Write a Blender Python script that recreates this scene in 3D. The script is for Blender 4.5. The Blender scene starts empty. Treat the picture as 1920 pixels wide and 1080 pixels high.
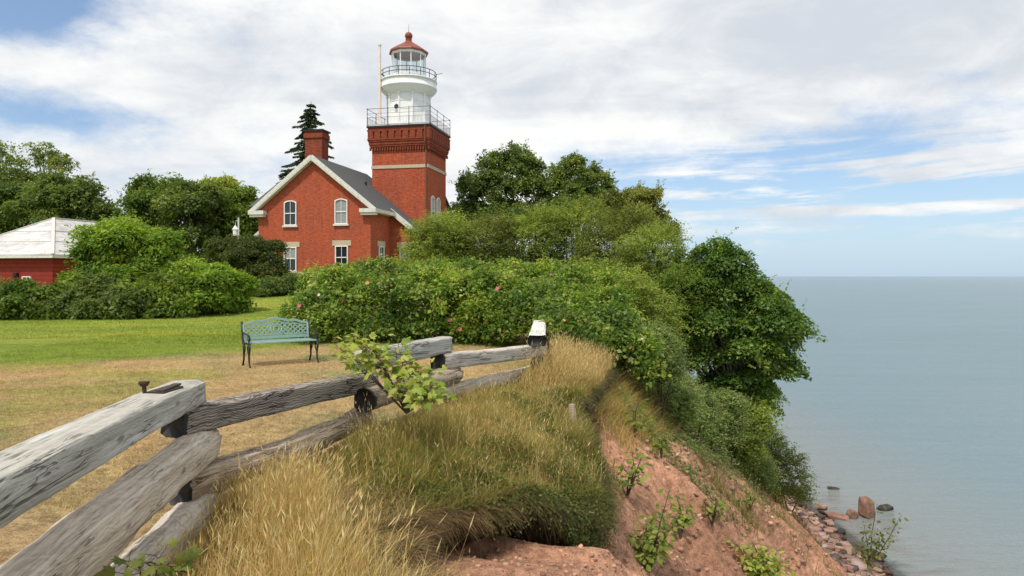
import bpy, bmesh, math, random
import numpy as np
from mathutils import Vector, Matrix

R = math.radians
sc = bpy.context.scene
COL = sc.collection

# ---------------------------------------------------------------- camera
EYE = 1.65
F = 1300.0 / 1920.0                      # focal length over picture width
cd = bpy.data.cameras.new('camera'); cam = bpy.data.objects.new('camera', cd); COL.objects.link(cam)
cam.location = (0, 0, EYE); cam.rotation_euler = (R(90), 0, 0)
cd.sensor_width = 36; cd.lens = 36 * F; cd.shift_y = -22 / 1920.0
cd.clip_start = 0.05; cd.clip_end = 60000
sc.camera = cam

# ---------------------------------------------------------------- world and sun
SUN_EL, SUN_AZ = 59, -152                # azimuth from +Y towards +X, in degrees (the sun is left and a little behind)
w = bpy.data.worlds.new("World"); sc.world = w; w.use_nodes = True
nt = w.node_tree; nt.nodes.clear()

def mk(nt, typ, **kw):
    n = nt.nodes.new(typ)
    for k, v in kw.items(): setattr(n, k, v)
    return n
def setin(nt, sock, v):
    if hasattr(v, 'is_linked'): nt.links.new(v, sock)
    elif v is not None: sock.default_value = v
def mathn(nt, op, a, b=None, c=None, clamp=False):
    n = mk(nt, 'ShaderNodeMath', operation=op, use_clamp=clamp)
    setin(nt, n.inputs[0], a); setin(nt, n.inputs[1], b)
    if c is not None: setin(nt, n.inputs[2], c)
    return n.outputs[0]
def mixc(nt, f, a, b, blend='MIX'):
    n = mk(nt, 'ShaderNodeMix', data_type='RGBA', blend_type=blend)
    setin(nt, n.inputs[0], f); setin(nt, n.inputs[6], a); setin(nt, n.inputs[7], b)
    return n.outputs[2]
def sstep(nt, x, lo, hi, a=0.0, b=1.0):
    n = mk(nt, 'ShaderNodeMapRange', interpolation_type='SMOOTHSTEP')
    setin(nt, n.inputs[0], x); n.inputs[1].default_value = lo; n.inputs[2].default_value = hi
    n.inputs[3].default_value = a; n.inputs[4].default_value = b
    return n.outputs[0]
def noise(nt, vec, scale, detail=4, rough=.55, dist=0.0):
    n = mk(nt, 'ShaderNodeTexNoise'); setin(nt, n.inputs['Vector'], vec)
    n.inputs['Scale'].default_value = scale; n.inputs['Detail'].default_value = detail
    n.inputs['Roughness'].default_value = rough; n.inputs['Distortion'].default_value = dist
    return n.outputs[0]
def rgb(c): return (c[0], c[1], c[2], 1.0)

tc = mk(nt, 'ShaderNodeTexCoord'); sx = mk(nt, 'ShaderNodeSeparateXYZ')
nt.links.new(tc.outputs['Generated'], sx.inputs[0])
X, Y, Z = sx.outputs
az = mathn(nt, 'MULTIPLY', mathn(nt, 'ARCTAN2', X, Y), 57.2958)
el = mathn(nt, 'MULTIPLY', mathn(nt, 'ARCSINE', Z), 57.2958)
zz = mathn(nt, 'ADD', mathn(nt, 'MAXIMUM', Z, 0.0), 0.13)
cx = mk(nt, 'ShaderNodeCombineXYZ')
nt.links.new(mathn(nt, 'DIVIDE', X, zz), cx.inputs[0]); nt.links.new(mathn(nt, 'DIVIDE', Y, zz), cx.inputs[1])
cv = cx.outputs[0]
rot = mk(nt, 'ShaderNodeMapping'); nt.links.new(cv, rot.inputs[0])
rot.inputs['Rotation'].default_value = (0, 0, R(12)); rot.inputs['Scale'].default_value = (0.5, 1.0, 1.0)
rot.inputs['Location'].default_value = (3.1, 1.7, 0.0)
cvs = rot.outputs[0]
def gauss(a0, e0, sa, se):
    d1 = mathn(nt, 'POWER', mathn(nt, 'ABSOLUTE', mathn(nt, 'DIVIDE', mathn(nt, 'SUBTRACT', az, a0), sa)), 2.0)
    d2 = mathn(nt, 'POWER', mathn(nt, 'ABSOLUTE', mathn(nt, 'DIVIDE', mathn(nt, 'SUBTRACT', el, e0), se)), 2.0)
    return mathn(nt, 'EXPONENT', mathn(nt, 'MULTIPLY', mathn(nt, 'ADD', d1, d2), -1.0))
sky = mk(nt, 'ShaderNodeTexSky', sky_type='NISHITA')
sky.sun_disc = False; sky.sun_elevation = R(SUN_EL); sky.sun_rotation = R(SUN_AZ)
sky.air_density = 1.0; sky.dust_density = 0.6; sky.ozone_density = 1.6
SKY_STR = 0.10
dirm = mk(nt, 'ShaderNodeMapping'); nt.links.new(tc.outputs['Generated'], dirm.inputs[0]); dirm.inputs['Scale'].default_value = (1, 1, 2.1); dirm.inputs['Location'].default_value = (.37, .2, .1)
dv = dirm.outputs[0]
n1 = mathn(nt, 'ADD', mathn(nt, 'MULTIPLY', noise(nt, cvs, 0.95, 8, .58, .35), .45), mathn(nt, 'MULTIPLY', noise(nt, dv, 5.5, 9, .62, .25), .55))
n2 = noise(nt, dv, 15, 6, .62, .2)
cov = mathn(nt, 'ADD', mathn(nt, 'MULTIPLY', n1, .8), mathn(nt, 'MULTIPLY', n2, .3))
bias = 0.30
for (a0, e0, sa, se, amt) in ((-37, 19, 5.5, 3.4, -.6), (-34, 11, 6.0, 2.2, -.30), (-18, 9.0, 5, 2.6, -.10), (-30, 14.3, 9.0, 2.2, .14),
                              (27, 6.4, 17, 4.2, -.40), (9, 9, 8, 2.6, -.22), (30, 8.2, 14, 1.1, .20), (33, 5.0, 10, .55, .24), (20, 6.7, 8, .7, .14), (20, 17, 24, 5, .2), (-4, 16, 14, 8, .16), (-8, 5, 12, 5, .14)):
    bias = mathn(nt, 'ADD', bias, mathn(nt, 'MULTIPLY', gauss(a0, e0, sa, se), amt))
cov = mathn(nt, 'ADD', cov, bias)
cov = mathn(nt, 'SUBTRACT', cov, sstep(nt, el, -1.0, 4.0, .42, 0.0))
sv = mk(nt, 'ShaderNodeCombineXYZ'); nt.links.new(mathn(nt, 'MULTIPLY', az, .055), sv.inputs[0]); nt.links.new(mathn(nt, 'ADD', mathn(nt, 'MULTIPLY', el, .62), mathn(nt, 'MULTIPLY', az, -.012)), sv.inputs[1])
strk = mathn(nt, 'MULTIPLY', mathn(nt, 'SUBTRACT', noise(nt, sv.outputs[0], 1.15, 7, .6, .5), .47), gauss(26, 6.6, 19, 3.2))
cov = mathn(nt, 'ADD', cov, mathn(nt, 'MULTIPLY', strk, 2.2))
cmask = sstep(nt, cov, .58, .90)
# a veil of milky air low over the lake
veil = sstep(nt, el, 0.0, 9.0, .72, .18)
# grey undersides
g1 = mathn(nt, 'ADD', mathn(nt, 'MULTIPLY', noise(nt, cvs, 1.35, 6, .55, .5), .5), mathn(nt, 'MULTIPLY', noise(nt, dv, 8.0, 7, .6, .4), .5))
g1 = mathn(nt, 'ADD', g1, mathn(nt, 'MULTIPLY', gauss(27, 18, 12, 6.5), -.18))
g1 = mathn(nt, 'ADD', g1, mathn(nt, 'MULTIPLY', gauss(6, 15.5, 12, 2.6), -.10))
g1 = mathn(nt, 'ADD', g1, mathn(nt, 'MULTIPLY', gauss(-22, 17.5, 8, 2.5), -.10))
g1 = mathn(nt, 'ADD', g1, mathn(nt, 'MULTIPLY', gauss(8, 10.5, 14, 2.2), .12))
ccol = mixc(nt, sstep(nt, g1, .29, .63), rgb((.49, .525, .575)), rgb((.745, .745, .735)))
skyc = mixc(nt, 1.0, sky.outputs[0], rgb((.93, .97, 1.04)), 'MULTIPLY')
skys = mk(nt, 'ShaderNodeVectorMath', operation='SCALE'); nt.links.new(skyc, skys.inputs[0]); skys.inputs[3].default_value = SKY_STR
base = mixc(nt, veil, skys.outputs[0], rgb((.36, .50, .66)))
final = mixc(nt, cmask, base, ccol)
bg = mk(nt, 'ShaderNodeBackground'); nt.links.new(final, bg.inputs[0]); bg.inputs[1].default_value = 1.0
wo = mk(nt, 'ShaderNodeOutputWorld'); nt.links.new(bg.outputs[0], wo.inputs[0])

sl = bpy.data.lights.new('sun', 'SUN'); sl.energy = 2.6; sl.angle = R(4.0); sl.color = (1.0, .94, .85)
so = bpy.data.objects.new('sun', sl); COL.objects.link(so)
sd = Vector((math.sin(R(SUN_AZ)) * math.cos(R(SUN_EL)), math.cos(R(SUN_AZ)) * math.cos(R(SUN_EL)), math.sin(R(SUN_EL))))
so.rotation_euler = sd.to_track_quat('Z', 'Y').to_euler(); so.location = (0, 0, 60)

vs = sc.view_settings
vs.view_transform = 'Standard'; vs.look = 'None'; vs.exposure = 0.45; vs.gamma = 1.0
sc.cycles.max_bounces = 5; sc.cycles.diffuse_bounces = 2; sc.cycles.glossy_bounces = 2
sc.cycles.transmission_bounces = 3; sc.cycles.transparent_max_bounces = 6
sc.cycles.use_adaptive_sampling = True; sc.cycles.caustics_reflective = False; sc.cycles.caustics_refractive = False

# ---------------------------------------------------------------- helpers
rng = np.random.default_rng(7)

def at(px, py, Yd):
    return np.array([(px - 960) / 1300.0 * Yd, Yd, EYE + (518 - py) / 1300.0 * Yd])

class VN:                                  # smooth value noise on a lattice
    def __init__(s, seed): s.g = np.random.default_rng(seed).random((256, 256))
    def one(s, x, y):
        xi = np.floor(x).astype(int); yi = np.floor(y).astype(int); fx = x - xi; fy = y - yi
        fx = fx * fx * (3 - 2 * fx); fy = fy * fy * (3 - 2 * fy)
        a = s.g[xi % 256, yi % 256]; b = s.g[(xi + 1) % 256, yi % 256]
        c = s.g[xi % 256, (yi + 1) % 256]; d = s.g[(xi + 1) % 256, (yi + 1) % 256]
        return (a * (1 - fx) + b * fx) * (1 - fy) + (c * (1 - fx) + d * fx) * fy
    def __call__(s, x, y, oct=3):
        x = np.asarray(x, float); y = np.asarray(y, float)
        t = 0; a = 1; n = 0
        for k in range(oct):
            t = t + a * s.one(x * 2 ** k + 17.3 * k, y * 2 ** k + 5.1 * k); n += a; a *= .5
        return t / n
vn1, vn2, vn3 = VN(1), VN(2), VN(3)
def smooth(a, b, x):
    t = np.clip((np.asarray(x, float) - a) / (b - a), 0, 1); return t * t * (3 - 2 * t)

def link(o, parent=None):
    COL.objects.link(o)
    if parent is not None: o.parent = parent
    return o
def tag(o, label=None, cat=None, group=None, kind=None):
    if label: o['label'] = label
    if cat: o['category'] = cat
    if group: o['group'] = group
    if kind: o['kind'] = kind
    return o
def empty(name, loc, rz=0.0, label=None, cat=None, group=None):
    o = bpy.data.objects.new(name, None); o.empty_display_size = .2
    o.location = loc; o.rotation_euler = (0, 0, rz); link(o)
    return tag(o, label, cat, group)

def np_mesh(name, V, faces, mat=None, parent=None, col=None, smooth_=False, attrs=None):
    """faces: list of int arrays (n,k); col: (nv,3) colours"""
    V = np.asarray(V, np.float32)
    faces = [np.asarray(f, np.int32) for f in (faces if isinstance(faces, list) else [faces]) if len(f)]
    me = bpy.data.meshes.new(name)
    me.vertices.add(len(V)); me.vertices.foreach_set('co', V.ravel())
    tot = np.concatenate([np.full(len(f), f.shape[1], np.int32) for f in faces])
    st = np.concatenate([[0], np.cumsum(tot)[:-1]]).astype(np.int32)
    lv = np.concatenate([f.ravel() for f in faces]).astype(np.int32)
    me.loops.add(len(lv)); me.loops.foreach_set('vertex_index', lv)
    me.polygons.add(len(tot)); me.polygons.foreach_set('loop_start', st)
    if smooth_: me.polygons.foreach_set('use_smooth', np.ones(len(tot), bool))
    if col is not None:
        a = me.attributes.new('col', 'FLOAT_COLOR', 'POINT')
        c = np.ones((len(V), 4), np.float32); c[:, :3] = col; a.data.foreach_set('color', c.ravel())
    for k, v in (attrs or {}).items():
        a = me.attributes.new(k, 'FLOAT', 'POINT'); a.data.foreach_set('value', np.asarray(v, np.float32))
    me.update(calc_edges=True); me.validate()
    if mat: me.materials.append(mat)
    return link(bpy.data.objects.new(name, me), parent)

class MB:                                  # collects boxes, bars, tubes, prisms into one mesh
    def __init__(s): s.v = []; s.f = []
    def add(s, vs, fs):
        o = len(s.v); s.v += [tuple(float(c) for c in p) for p in vs]; s.f += [tuple(i + o for i in f) for f in fs]; return s
    def box(s, x0, x1, y0, y1, z0, z1):
        return s.add([(x0, y0, z0), (x1, y0, z0), (x1, y1, z0), (x0, y1, z0), (x0, y0, z1), (x1, y0, z1), (x1, y1, z1), (x0, y1, z1)],
                     [(0, 3, 2, 1), (4, 5, 6, 7), (0, 1, 5, 4), (1, 2, 6, 5), (2, 3, 7, 6), (3, 0, 4, 7)])
    def bar(s, a, b, wd, th, up=(0, 0, 1)):  # rectangular bar from a to b
        a = Vector(a); b = Vector(b); d = (b - a).normalized(); u = Vector(up)
        r = d.cross(u)
        if r.length < 1e-4: r = d.cross(Vector((1, 0, 0)))
        r.normalize(); n = r.cross(d)
        vs = []
        for p in (a, b):
            for (i, j) in ((-1, -1), (1, -1), (1, 1), (-1, 1)): vs.append(p + r * wd / 2 * i + n * th / 2 * j)
        return s.add(vs, [(3, 2, 1, 0), (4, 5, 6, 7), (0, 1, 5, 4), (1, 2, 6, 5), (2, 3, 7, 6), (3, 0, 4, 7)])
    def tube(s, pts, rad, n=8, cap=True):
        pts = [Vector(p) for p in pts]
        if not hasattr(rad, '__len__'): rad = [rad] * len(pts)
        vs = []; fs = []
        for i, p in enumerate(pts):
            d = (pts[min(i + 1, len(pts) - 1)] - pts[max(i - 1, 0)]).normalized()
            ref = Vector((0, 0, 1)) if abs(d.z) < .9 else Vector((1, 0, 0))
            r = d.cross(ref).normalized(); q = r.cross(d)
            for k in range(n):
                t = 2 * math.pi * k / n; vs.append(p + (r * math.cos(t) + q * math.sin(t)) * rad[i])
        for i in range(len(pts) - 1):
            for k in range(n):
                a = i * n + k; b = i * n + (k + 1) % n; fs.append((a, a + n, b + n, b))
        if cap: fs += [tuple(range(n)), tuple(reversed(range((len(pts) - 1) * n, len(pts) * n)))]
        return s.add(vs, fs)
    def lathe(s, prof, n=32, c=(0, 0), ph=0.0, cap=True):   # prof [(r,z)...]
        vs = []; fs = []
        for (r, z) in prof:
            for k in range(n):
                t = 2 * math.pi * k / n + ph; vs.append((c[0] + r * math.cos(t), c[1] + r * math.sin(t), z))
        for i in range(len(prof) - 1):
            for k in range(n):
                a = i * n + k; b = i * n + (k + 1) % n; fs.append((a, b, b + n, a + n))
        if cap: fs += [tuple(reversed(range(n))), tuple(range((len(prof) - 1) * n, len(prof) * n))]
        return s.add(vs, fs)
    def prism(s, poly, vec):                # poly: list of 3D points, extruded by vec
        n = len(poly); p = [Vector(q) for q in poly]; v = Vector(vec)
        return s.add(p + [q + v for q in p], [tuple(range(n)), tuple(reversed(range(n, 2 * n)))] +
                     [(i, i + n, (i + 1) % n + n, (i + 1) % n) for i in range(n)])
    def ring(s, outer, inner, vec):          # frame between two loops of equal count, extruded
        n = len(outer); v = Vector(vec)
        o = [Vector(q) for q in outer]; i_ = [Vector(q) for q in inner]
        vs = o + i_ + [q + v for q in o] + [q + v for q in i_]; fs = []
        for k in range(n):
            j = (k + 1) % n
            fs += [(k, j, n + j, n + k), (2 * n + k, 3 * n + k, 3 * n + j, 2 * n + j), (k, 2 * n + k, 2 * n + j, j), (n + k, n + j, 3 * n + j, 3 * n + k)]
        return s.add(vs, fs)
    def build(s, name, mat, parent=None, smooth_=False, bevel=0.0):
        me = bpy.data.meshes.new(name); me.from_pydata(s.v, [], s.f)
        bm = bmesh.new(); bm.from_mesh(me); bmesh.ops.recalc_face_normals(bm, faces=bm.faces)
        if bevel: bmesh.ops.bevel(bm, geom=bm.edges[:], offset=bevel, segments=1, affect='EDGES')
        bm.to_mesh(me); bm.free(); me.materials.append(mat)
        if smooth_:
            for p in me.polygons: p.use_smooth = True
        return link(bpy.data.objects.new(name, me), parent)

# ---------------------------------------------------------------- materials
def newmat(name):
    m = bpy.data.materials.new(name); m.use_nodes = True; t = m.node_tree; t.nodes.clear()
    o = mk(t, 'ShaderNodeOutputMaterial'); return m, t, o
def principled(t, o, color, rough=.6, spec=.3, metal=0.0, normal=None):
    p = mk(t, 'ShaderNodeBsdfPrincipled'); setin(t, p.inputs['Base Color'], color if hasattr(color, 'is_linked') else rgb(color))
    setin(t, p.inputs['Roughness'], rough); p.inputs['Specular IOR Level'].default_value = spec; p.inputs['Metallic'].default_value = metal
    if normal is not None: t.links.new(normal, p.inputs['Normal'])
    t.links.new(p.outputs[0], o.inputs[0]); return p
def bump(t, h, strength=.4, dist=.02):
    b = mk(t, 'ShaderNodeBump'); b.inputs['Strength'].default_value = strength; b.inputs['Distance'].default_value = dist
    t.links.new(h, b.inputs['Height']); return b.outputs[0]
def objco(t, scale=(1, 1, 1), gen='Object'):
    c = mk(t, 'ShaderNodeTexCoord'); m = mk(t, 'ShaderNodeMapping'); t.links.new(c.outputs[gen], m.inputs[0])
    m.inputs['Scale'].default_value = scale; return m.outputs[0]

def m_paint(name, c, rough=.5, dirt=.25, scale=3.0, dirtc=None):
    m, t, o = newmat(name); co = objco(t)
    f = sstep(t, noise(t, co, scale, 6, .65), .42, .75)
    f = mathn(t, 'MULTIPLY', f, dirt)
    dc = dirtc or tuple(x * .45 for x in c)
    k = mixc(t, f, rgb(c), rgb(dc))
    principled(t, o, k, rough, .3, normal=bump(t, noise(t, co, scale * 9, 3), .15, .01)); return m
def m_leaf(name, trans=.5, rough=.5, spec=.25):
    m, t, o = newmat(name)
    a = mk(t, 'ShaderNodeAttribute', attribute_name='col')
    p = mk(t, 'ShaderNodeBsdfPrincipled'); t.links.new(a.outputs['Color'], p.inputs['Base Color'])
    p.inputs['Roughness'].default_value = rough; p.inputs['Specular IOR Level'].default_value = spec
    tr = mk(t, 'ShaderNodeBsdfTranslucent')
    t.links.new(mixc(t, 1.0, a.outputs['Color'], rgb((1.15, 1.2, .6)), 'MULTIPLY'), tr.inputs[0])
    mx = mk(t, 'ShaderNodeMixShader'); mx.inputs[0].default_value = trans
    t.links.new(p.outputs[0], mx.inputs[1]); t.links.new(tr.outputs[0], mx.inputs[2]); t.links.new(mx.outputs[0], o.inputs[0])
    return m
def m_attr(name, rough=.85, bs=40, bstr=.3, var=.3):
    m, t, o = newmat(name); co = objco(t)
    a = mk(t, 'ShaderNodeAttribute', attribute_name='col')
    n = noise(t, co, bs, 5, .65)
    k = mixc(t, var, a.outputs['Color'], mixc(t, n, rgb((.25, .25, .25)), rgb((1.7, 1.7, 1.7))), 'MULTIPLY')
    principled(t, o, k, rough, .15, normal=bump(t, n, bstr, .02)); return m
def m_bark(name, c):
    m, t, o = newmat(name); co = objco(t, (8, 8, 2))
    n = noise(t, co, 3, 5, .65)
    principled(t, o, mixc(t, n, rgb(tuple(x * .45 for x in c)), rgb(tuple(x * 1.4 for x in c))), .9, .1, normal=bump(t, n, .6, .02)); return m

def m_brick(name, dark=1.0):
    m, t, o = newmat(name)
    c = mk(t, 'ShaderNodeTexCoord'); s = mk(t, 'ShaderNodeSeparateXYZ'); t.links.new(c.outputs['Object'], s.inputs[0])
    g = mk(t, 'ShaderNodeNewGeometry')
    cb = mk(t, 'ShaderNodeCombineXYZ'); t.links.new(mathn(t, 'ADD', s.outputs[0], s.outputs[1]), cb.inputs[0]); t.links.new(s.outputs[2], cb.inputs[1])
    b = mk(t, 'ShaderNodeTexBrick'); t.links.new(cb.outputs[0], b.inputs['Vector'])
    b.inputs['Scale'].default_value = 1.0; b.inputs['Brick Width'].default_value = .24; b.inputs['Row Height'].default_value = .08
    b.inputs['Mortar Size'].default_value = .011; b.inputs['Bias'].default_value = -.1
    b.inputs['Color1'].default_value = rgb((.44, .066, .026)); b.inputs['Color2'].default_value = rgb((.27, .037, .017)); b.inputs['Mortar'].default_value = rgb((.33, .14, .09))
    big = noise(t, c.outputs['Object'], .55, 5, .6); fine = noise(t, c.outputs['Object'], 7, 4, .7)
    st = mk(t, 'ShaderNodeMapping'); t.links.new(c.outputs['Object'], st.inputs[0]); st.inputs['Scale'].default_value = (1.6, 1.6, .22)
    streak = noise(t, st.outputs[0], 1.6, 5, .65)
    k = mixc(t, sstep(t, big, .35, .7), b.outputs[0], mixc(t, .5, b.outputs[0], rgb((.49, .090, .028))))
    k = mixc(t, mathn(t, 'MULTIPLY', sstep(t, fine, .55, .72), .55), k, rgb((.20, .05, .03)))
    k = mixc(t, mathn(t, 'MULTIPLY', sstep(t, streak, .5, .8), .5), k, rgb((.50, .17, .09)))
    k = mixc(t, mathn(t, 'MULTIPLY', sstep(t, noise(t, st.outputs[0], 3.1, 5, .7), .52, .74), .6), k, rgb((.11, .025, .016)))
    fl = noise(t, objco(t, (1.3, 1.3, 7.5)), 2.6, 5, .75); k = mixc(t, mathn(t, 'MULTIPLY', sstep(t, fl, .50, .66), .55), k, rgb((.52, .20, .11))); k = mixc(t, mathn(t, 'MULTIPLY', sstep(t, fl, .48, .34), .6), k, rgb((.15, .022, .012)))
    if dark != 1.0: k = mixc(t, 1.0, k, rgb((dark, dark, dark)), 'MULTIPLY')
    principled(t, o, k, .85, .2, normal=bump(t, mathn(t, 'ADD', mathn(t, 'MULTIPLY', b.outputs['Fac'], -1.0), fine), .5, .012)); return m

def m_shingle(name):
    m, t, o = newmat(name); co = objco(t)
    n = noise(t, co, 12, 4, .7); n2 = noise(t, co, 1.2, 4)
    wv = mk(t, 'ShaderNodeTexWave', wave_type='BANDS', bands_direction='Z', wave_profile='SAW'); t.links.new(co, wv.inputs[0]); wv.inputs['Scale'].default_value = 1.2; wv.inputs['Distortion'].default_value = .6
    k = mixc(t, n, rgb((.045, .048, .052)), rgb((.15, .155, .16)))
    k = mixc(t, mathn(t, 'MULTIPLY', n2, .5), k, rgb((.085, .09, .08)))
    principled(t, o, k, .9, .15, normal=bump(t, wv.outputs['Fac'], .5, .03)); return m

def m_wood(name, light, dark, crack=.62, white=0.0, figure=.14, whitec=(.62, .62, .58), gd=3.5):
    m, t, o = newmat(name)
    co = objco(t, (1.0, 9.0, 9.0)); co2 = objco(t, (.55, 14, 14)); raw = objco(t)
    warp = noise(t, raw, 2.3, 3)
    va = mk(t, 'ShaderNodeVectorMath', operation='ADD'); t.links.new(co, va.inputs[0])
    cw = mk(t, 'ShaderNodeCombineXYZ'); t.links.new(mathn(t, 'MULTIPLY', warp, 2.6), cw.inputs[1]); t.links.new(mathn(t, 'MULTIPLY', warp, 2.0), cw.inputs[2])
    t.links.new(cw.outputs[0], va.inputs[1])
    wv = mk(t, 'ShaderNodeTexWave', wave_type='BANDS', bands_direction='Z'); t.links.new(va.outputs[0], wv.inputs[0])
    wv.inputs['Scale'].default_value = 1.6; wv.inputs['Distortion'].default_value = gd; wv.inputs['Detail'].default_value = 3; wv.inputs['Detail Scale'].default_value = 1.2
    grain = noise(t, co2, 3.0, 6, .7)
    f = mathn(t, 'ADD', mathn(t, 'MULTIPLY', wv.outputs['Fac'], figure), mathn(t, 'MULTIPLY', grain, 1.0 - figure))
    k = mixc(t, sstep(t, f, .22, .68), rgb(dark), rgb(light))
    if white:
        pw = sstep(t, noise(t, objco(t, (.7, 6, 6)), 1.8, 7, .72), .66 - .3 * white, .86 - .3 * white)
        k = mixc(t, mathn(t, 'MULTIPLY', pw, .85), k, rgb(whitec))
    cr = noise(t, objco(t, (.35, 7, 7)), 2.2, 4, .55, 1.0)
    crk = sstep(t, mathn(t, 'ABSOLUTE', mathn(t, 'SUBTRACT', cr, .5)), 0.0, .019, 1.0, 0.0)
    msk = sstep(t, noise(t, raw, 1.6, 2), .46, .58)
    crk = mathn(t, 'MULTIPLY', crk, mathn(t, 'MULTIPLY', msk, crack))
    k = mixc(t, crk, k, rgb(tuple(x * .12 for x in dark)))
    kn = mk(t, 'ShaderNodeTexVoronoi'); t.links.new(objco(t, (1.4, 4, 4)), kn.inputs['Vector']); kn.inputs['Scale'].default_value = 1.5
    kd = sstep(t, kn.outputs['Distance'], .06, .16, 1.0, 0.0)
    k = mixc(t, mathn(t, 'MULTIPLY', kd, .6), k, rgb(tuple(x * .35 for x in dark)))
    blot = sstep(t, noise(t, raw, 3.4, 5, .6), .55, .8)
    k = mixc(t, mathn(t, 'MULTIPLY', blot, .32), k, rgb(tuple(x * .55 for x in dark)))
    h = mathn(t, 'SUBTRACT', f, mathn(t, 'MULTIPLY', crk, 3.0))
    principled(t, o, k, .85, .15, normal=bump(t, h, .75, .016)); return m

def m_glass(name, c=(.02, .025, .03)):
    m, t, o = newmat(name); principled(t, o, c, .06, .6); return m

M = dict(
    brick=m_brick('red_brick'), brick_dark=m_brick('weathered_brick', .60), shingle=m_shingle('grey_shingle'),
    trim=m_paint('weathered_white_trim', (.66, .64, .58), .6, .5, 5.0), stone=m_paint('sandstone', (.50, .42, .30), .85, .4, 6.0),
    white=m_paint('white_paint', (.80, .80, .78), .4, .18, 2.2, (.55, .52, .45)), red_roof=m_paint('red_metal', (.25, .062, .038), .5, .35, 3.0),
    iron=m_paint('black_iron', (.018, .018, .02), .5, .3, 8.0), pipe=m_paint('brown_pipe', (.16, .075, .045), .6, .4, 6.0),
    glass=m_glass('window_glass'), blind=m_paint('pale_blind', (.30, .31, .30), .3, .3, 4.0),
    mast=m_paint('cream_paint', (.78, .66, .56), .5, .3, 3.0),
    bench=m_paint('verdigris_paint', (.27, .41, .385), .55, .4, 14.0, (.17, .27, .25)), bench_iron=m_paint('dark_bench_iron', (.022, .022, .026), .5, .2, 12.0),
    leaf=m_leaf('leaf'), needle=m_leaf('needle', .12, .6), grass=m_leaf('grass_blade', .28, .6, .15),
    bark=m_bark('bark', (.12, .10, .075)), bark_pale=m_bark('pale_bark', (.28, .26, .22)), twig=m_bark('twig', (.10, .075, .045)),
    tar=m_paint('black_tar', (.012, .012, .012), .55, .4, 20.0, (.04, .035, .03)),
)
# ---------------------------------------------------------------- terrain
WATER = -11.35
EY = np.array([0, 3.0, 3.8, 4.4, 4.9, 5.5, 6.1, 6.65, 7.1, 7.4, 7.7, 8.1, 8.7, 9.4, 10.3, 11.2, 12.2, 13.2, 14.2, 16, 20, 26, 34, 50, 100, 400])
EX = np.array([.9, .8, .35, -.35, -.76, -.86, -.62, -.12, .40, .74, .96, 1.06, 1.05, .97, 1.02, 1.25, 1.50, 1.75, 2.1, 2.6, 3.2, 4.0, 4.0, 4.5, 5.0, 5.0])
BX = np.interp
def edge_x(Yv):
    Yv = np.asarray(Yv, float)
    return np.interp(Yv, EY, EX) + ((vn1(Yv * 2.3, Yv * 0 + 11) - .5) * .22 + (vn2(Yv * 7, Yv * 0 + 4) - .5) * .10) * smooth(3.5, 5, Yv)
def base_x(Yv): return np.interp(Yv, [0, 4, 5.5, 7, 10, 14.2, 16, 20, 26, 34, 50, 100, 400], [-.3, -.2, .1, .75, .95, 2.1, 2.6, 3.2, 4.0, 4.0, 4.5, 5, 5])
def edge_drop(Yv): return np.interp(Yv, [0, 5.0, 6.1, 6.9, 7.5, 8.7, 10, 11.5, 14, 20, 400], [.22, .26, .30, .46, .85, .66, .36, .22, .25, .3, .3])
def lawn_z(x, Yv):
    x = np.asarray(x, float); Yv = np.asarray(Yv, float)
    t = np.maximum(edge_x(Yv) - x, 0)
    h = 1.1 * smooth(26, 46, Yv) + .05 * (vn1(x * .35, Yv * .35) - .5) + .02 * (vn2(x * 1.6, Yv * 1.6) - .5) + (vn3(x * 1.9, Yv * 1.9) - .5) * .34 * smooth(1.6, .4, t) * smooth(14, 10, Yv)
    h = h - edge_drop(Yv) * np.exp(-(t / .95) ** 1.3)
    near = smooth(12, 6, Yv) * smooth(-3.6, -2.0, x) * .12
    return h - near
def soil_z(x, Yv):
    xb = base_x(Yv); zb = -.42 - edge_drop(Yv) * .9 + .15 * smooth(7.3, 6.8, Yv) * smooth(1.9, -.4, x)
    d = x - xb
    z = zb - 1.05 * np.maximum(d, 0) - .22 * np.minimum(d, 0)
    rill = ((vn2(Yv * 1.1 + x * .25, x * .2) - .5) * 1.0 + (.5 - np.abs(vn1(Yv * 1.7 + x * .4, x * .15 + 7) - .5) * 2) * -.8 + .2) * smooth(.1, 2.0, d) + (vn3(x * 1.3, Yv * 1.3) - .5) * .36 * smooth(0, 1, d) + (vn1(x * 4.5, Yv * 4.5) - .5) * .20
    z = z + rill
    beach = -10.45 - .25 * (x - 13.0) + (vn3(x * .9, Yv * .9) - .5) * .28
    k = .6; m = np.maximum(z, beach)        # soft joint at the toe
    return np.where(np.abs(z - beach) < k, m + (k - np.abs(z - beach)) ** 2 / (4 * k), m)
def ground_z(x, Yv):
    return np.where(x < edge_x(Yv), lawn_z(x, Yv), soil_z(x, Yv))

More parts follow.
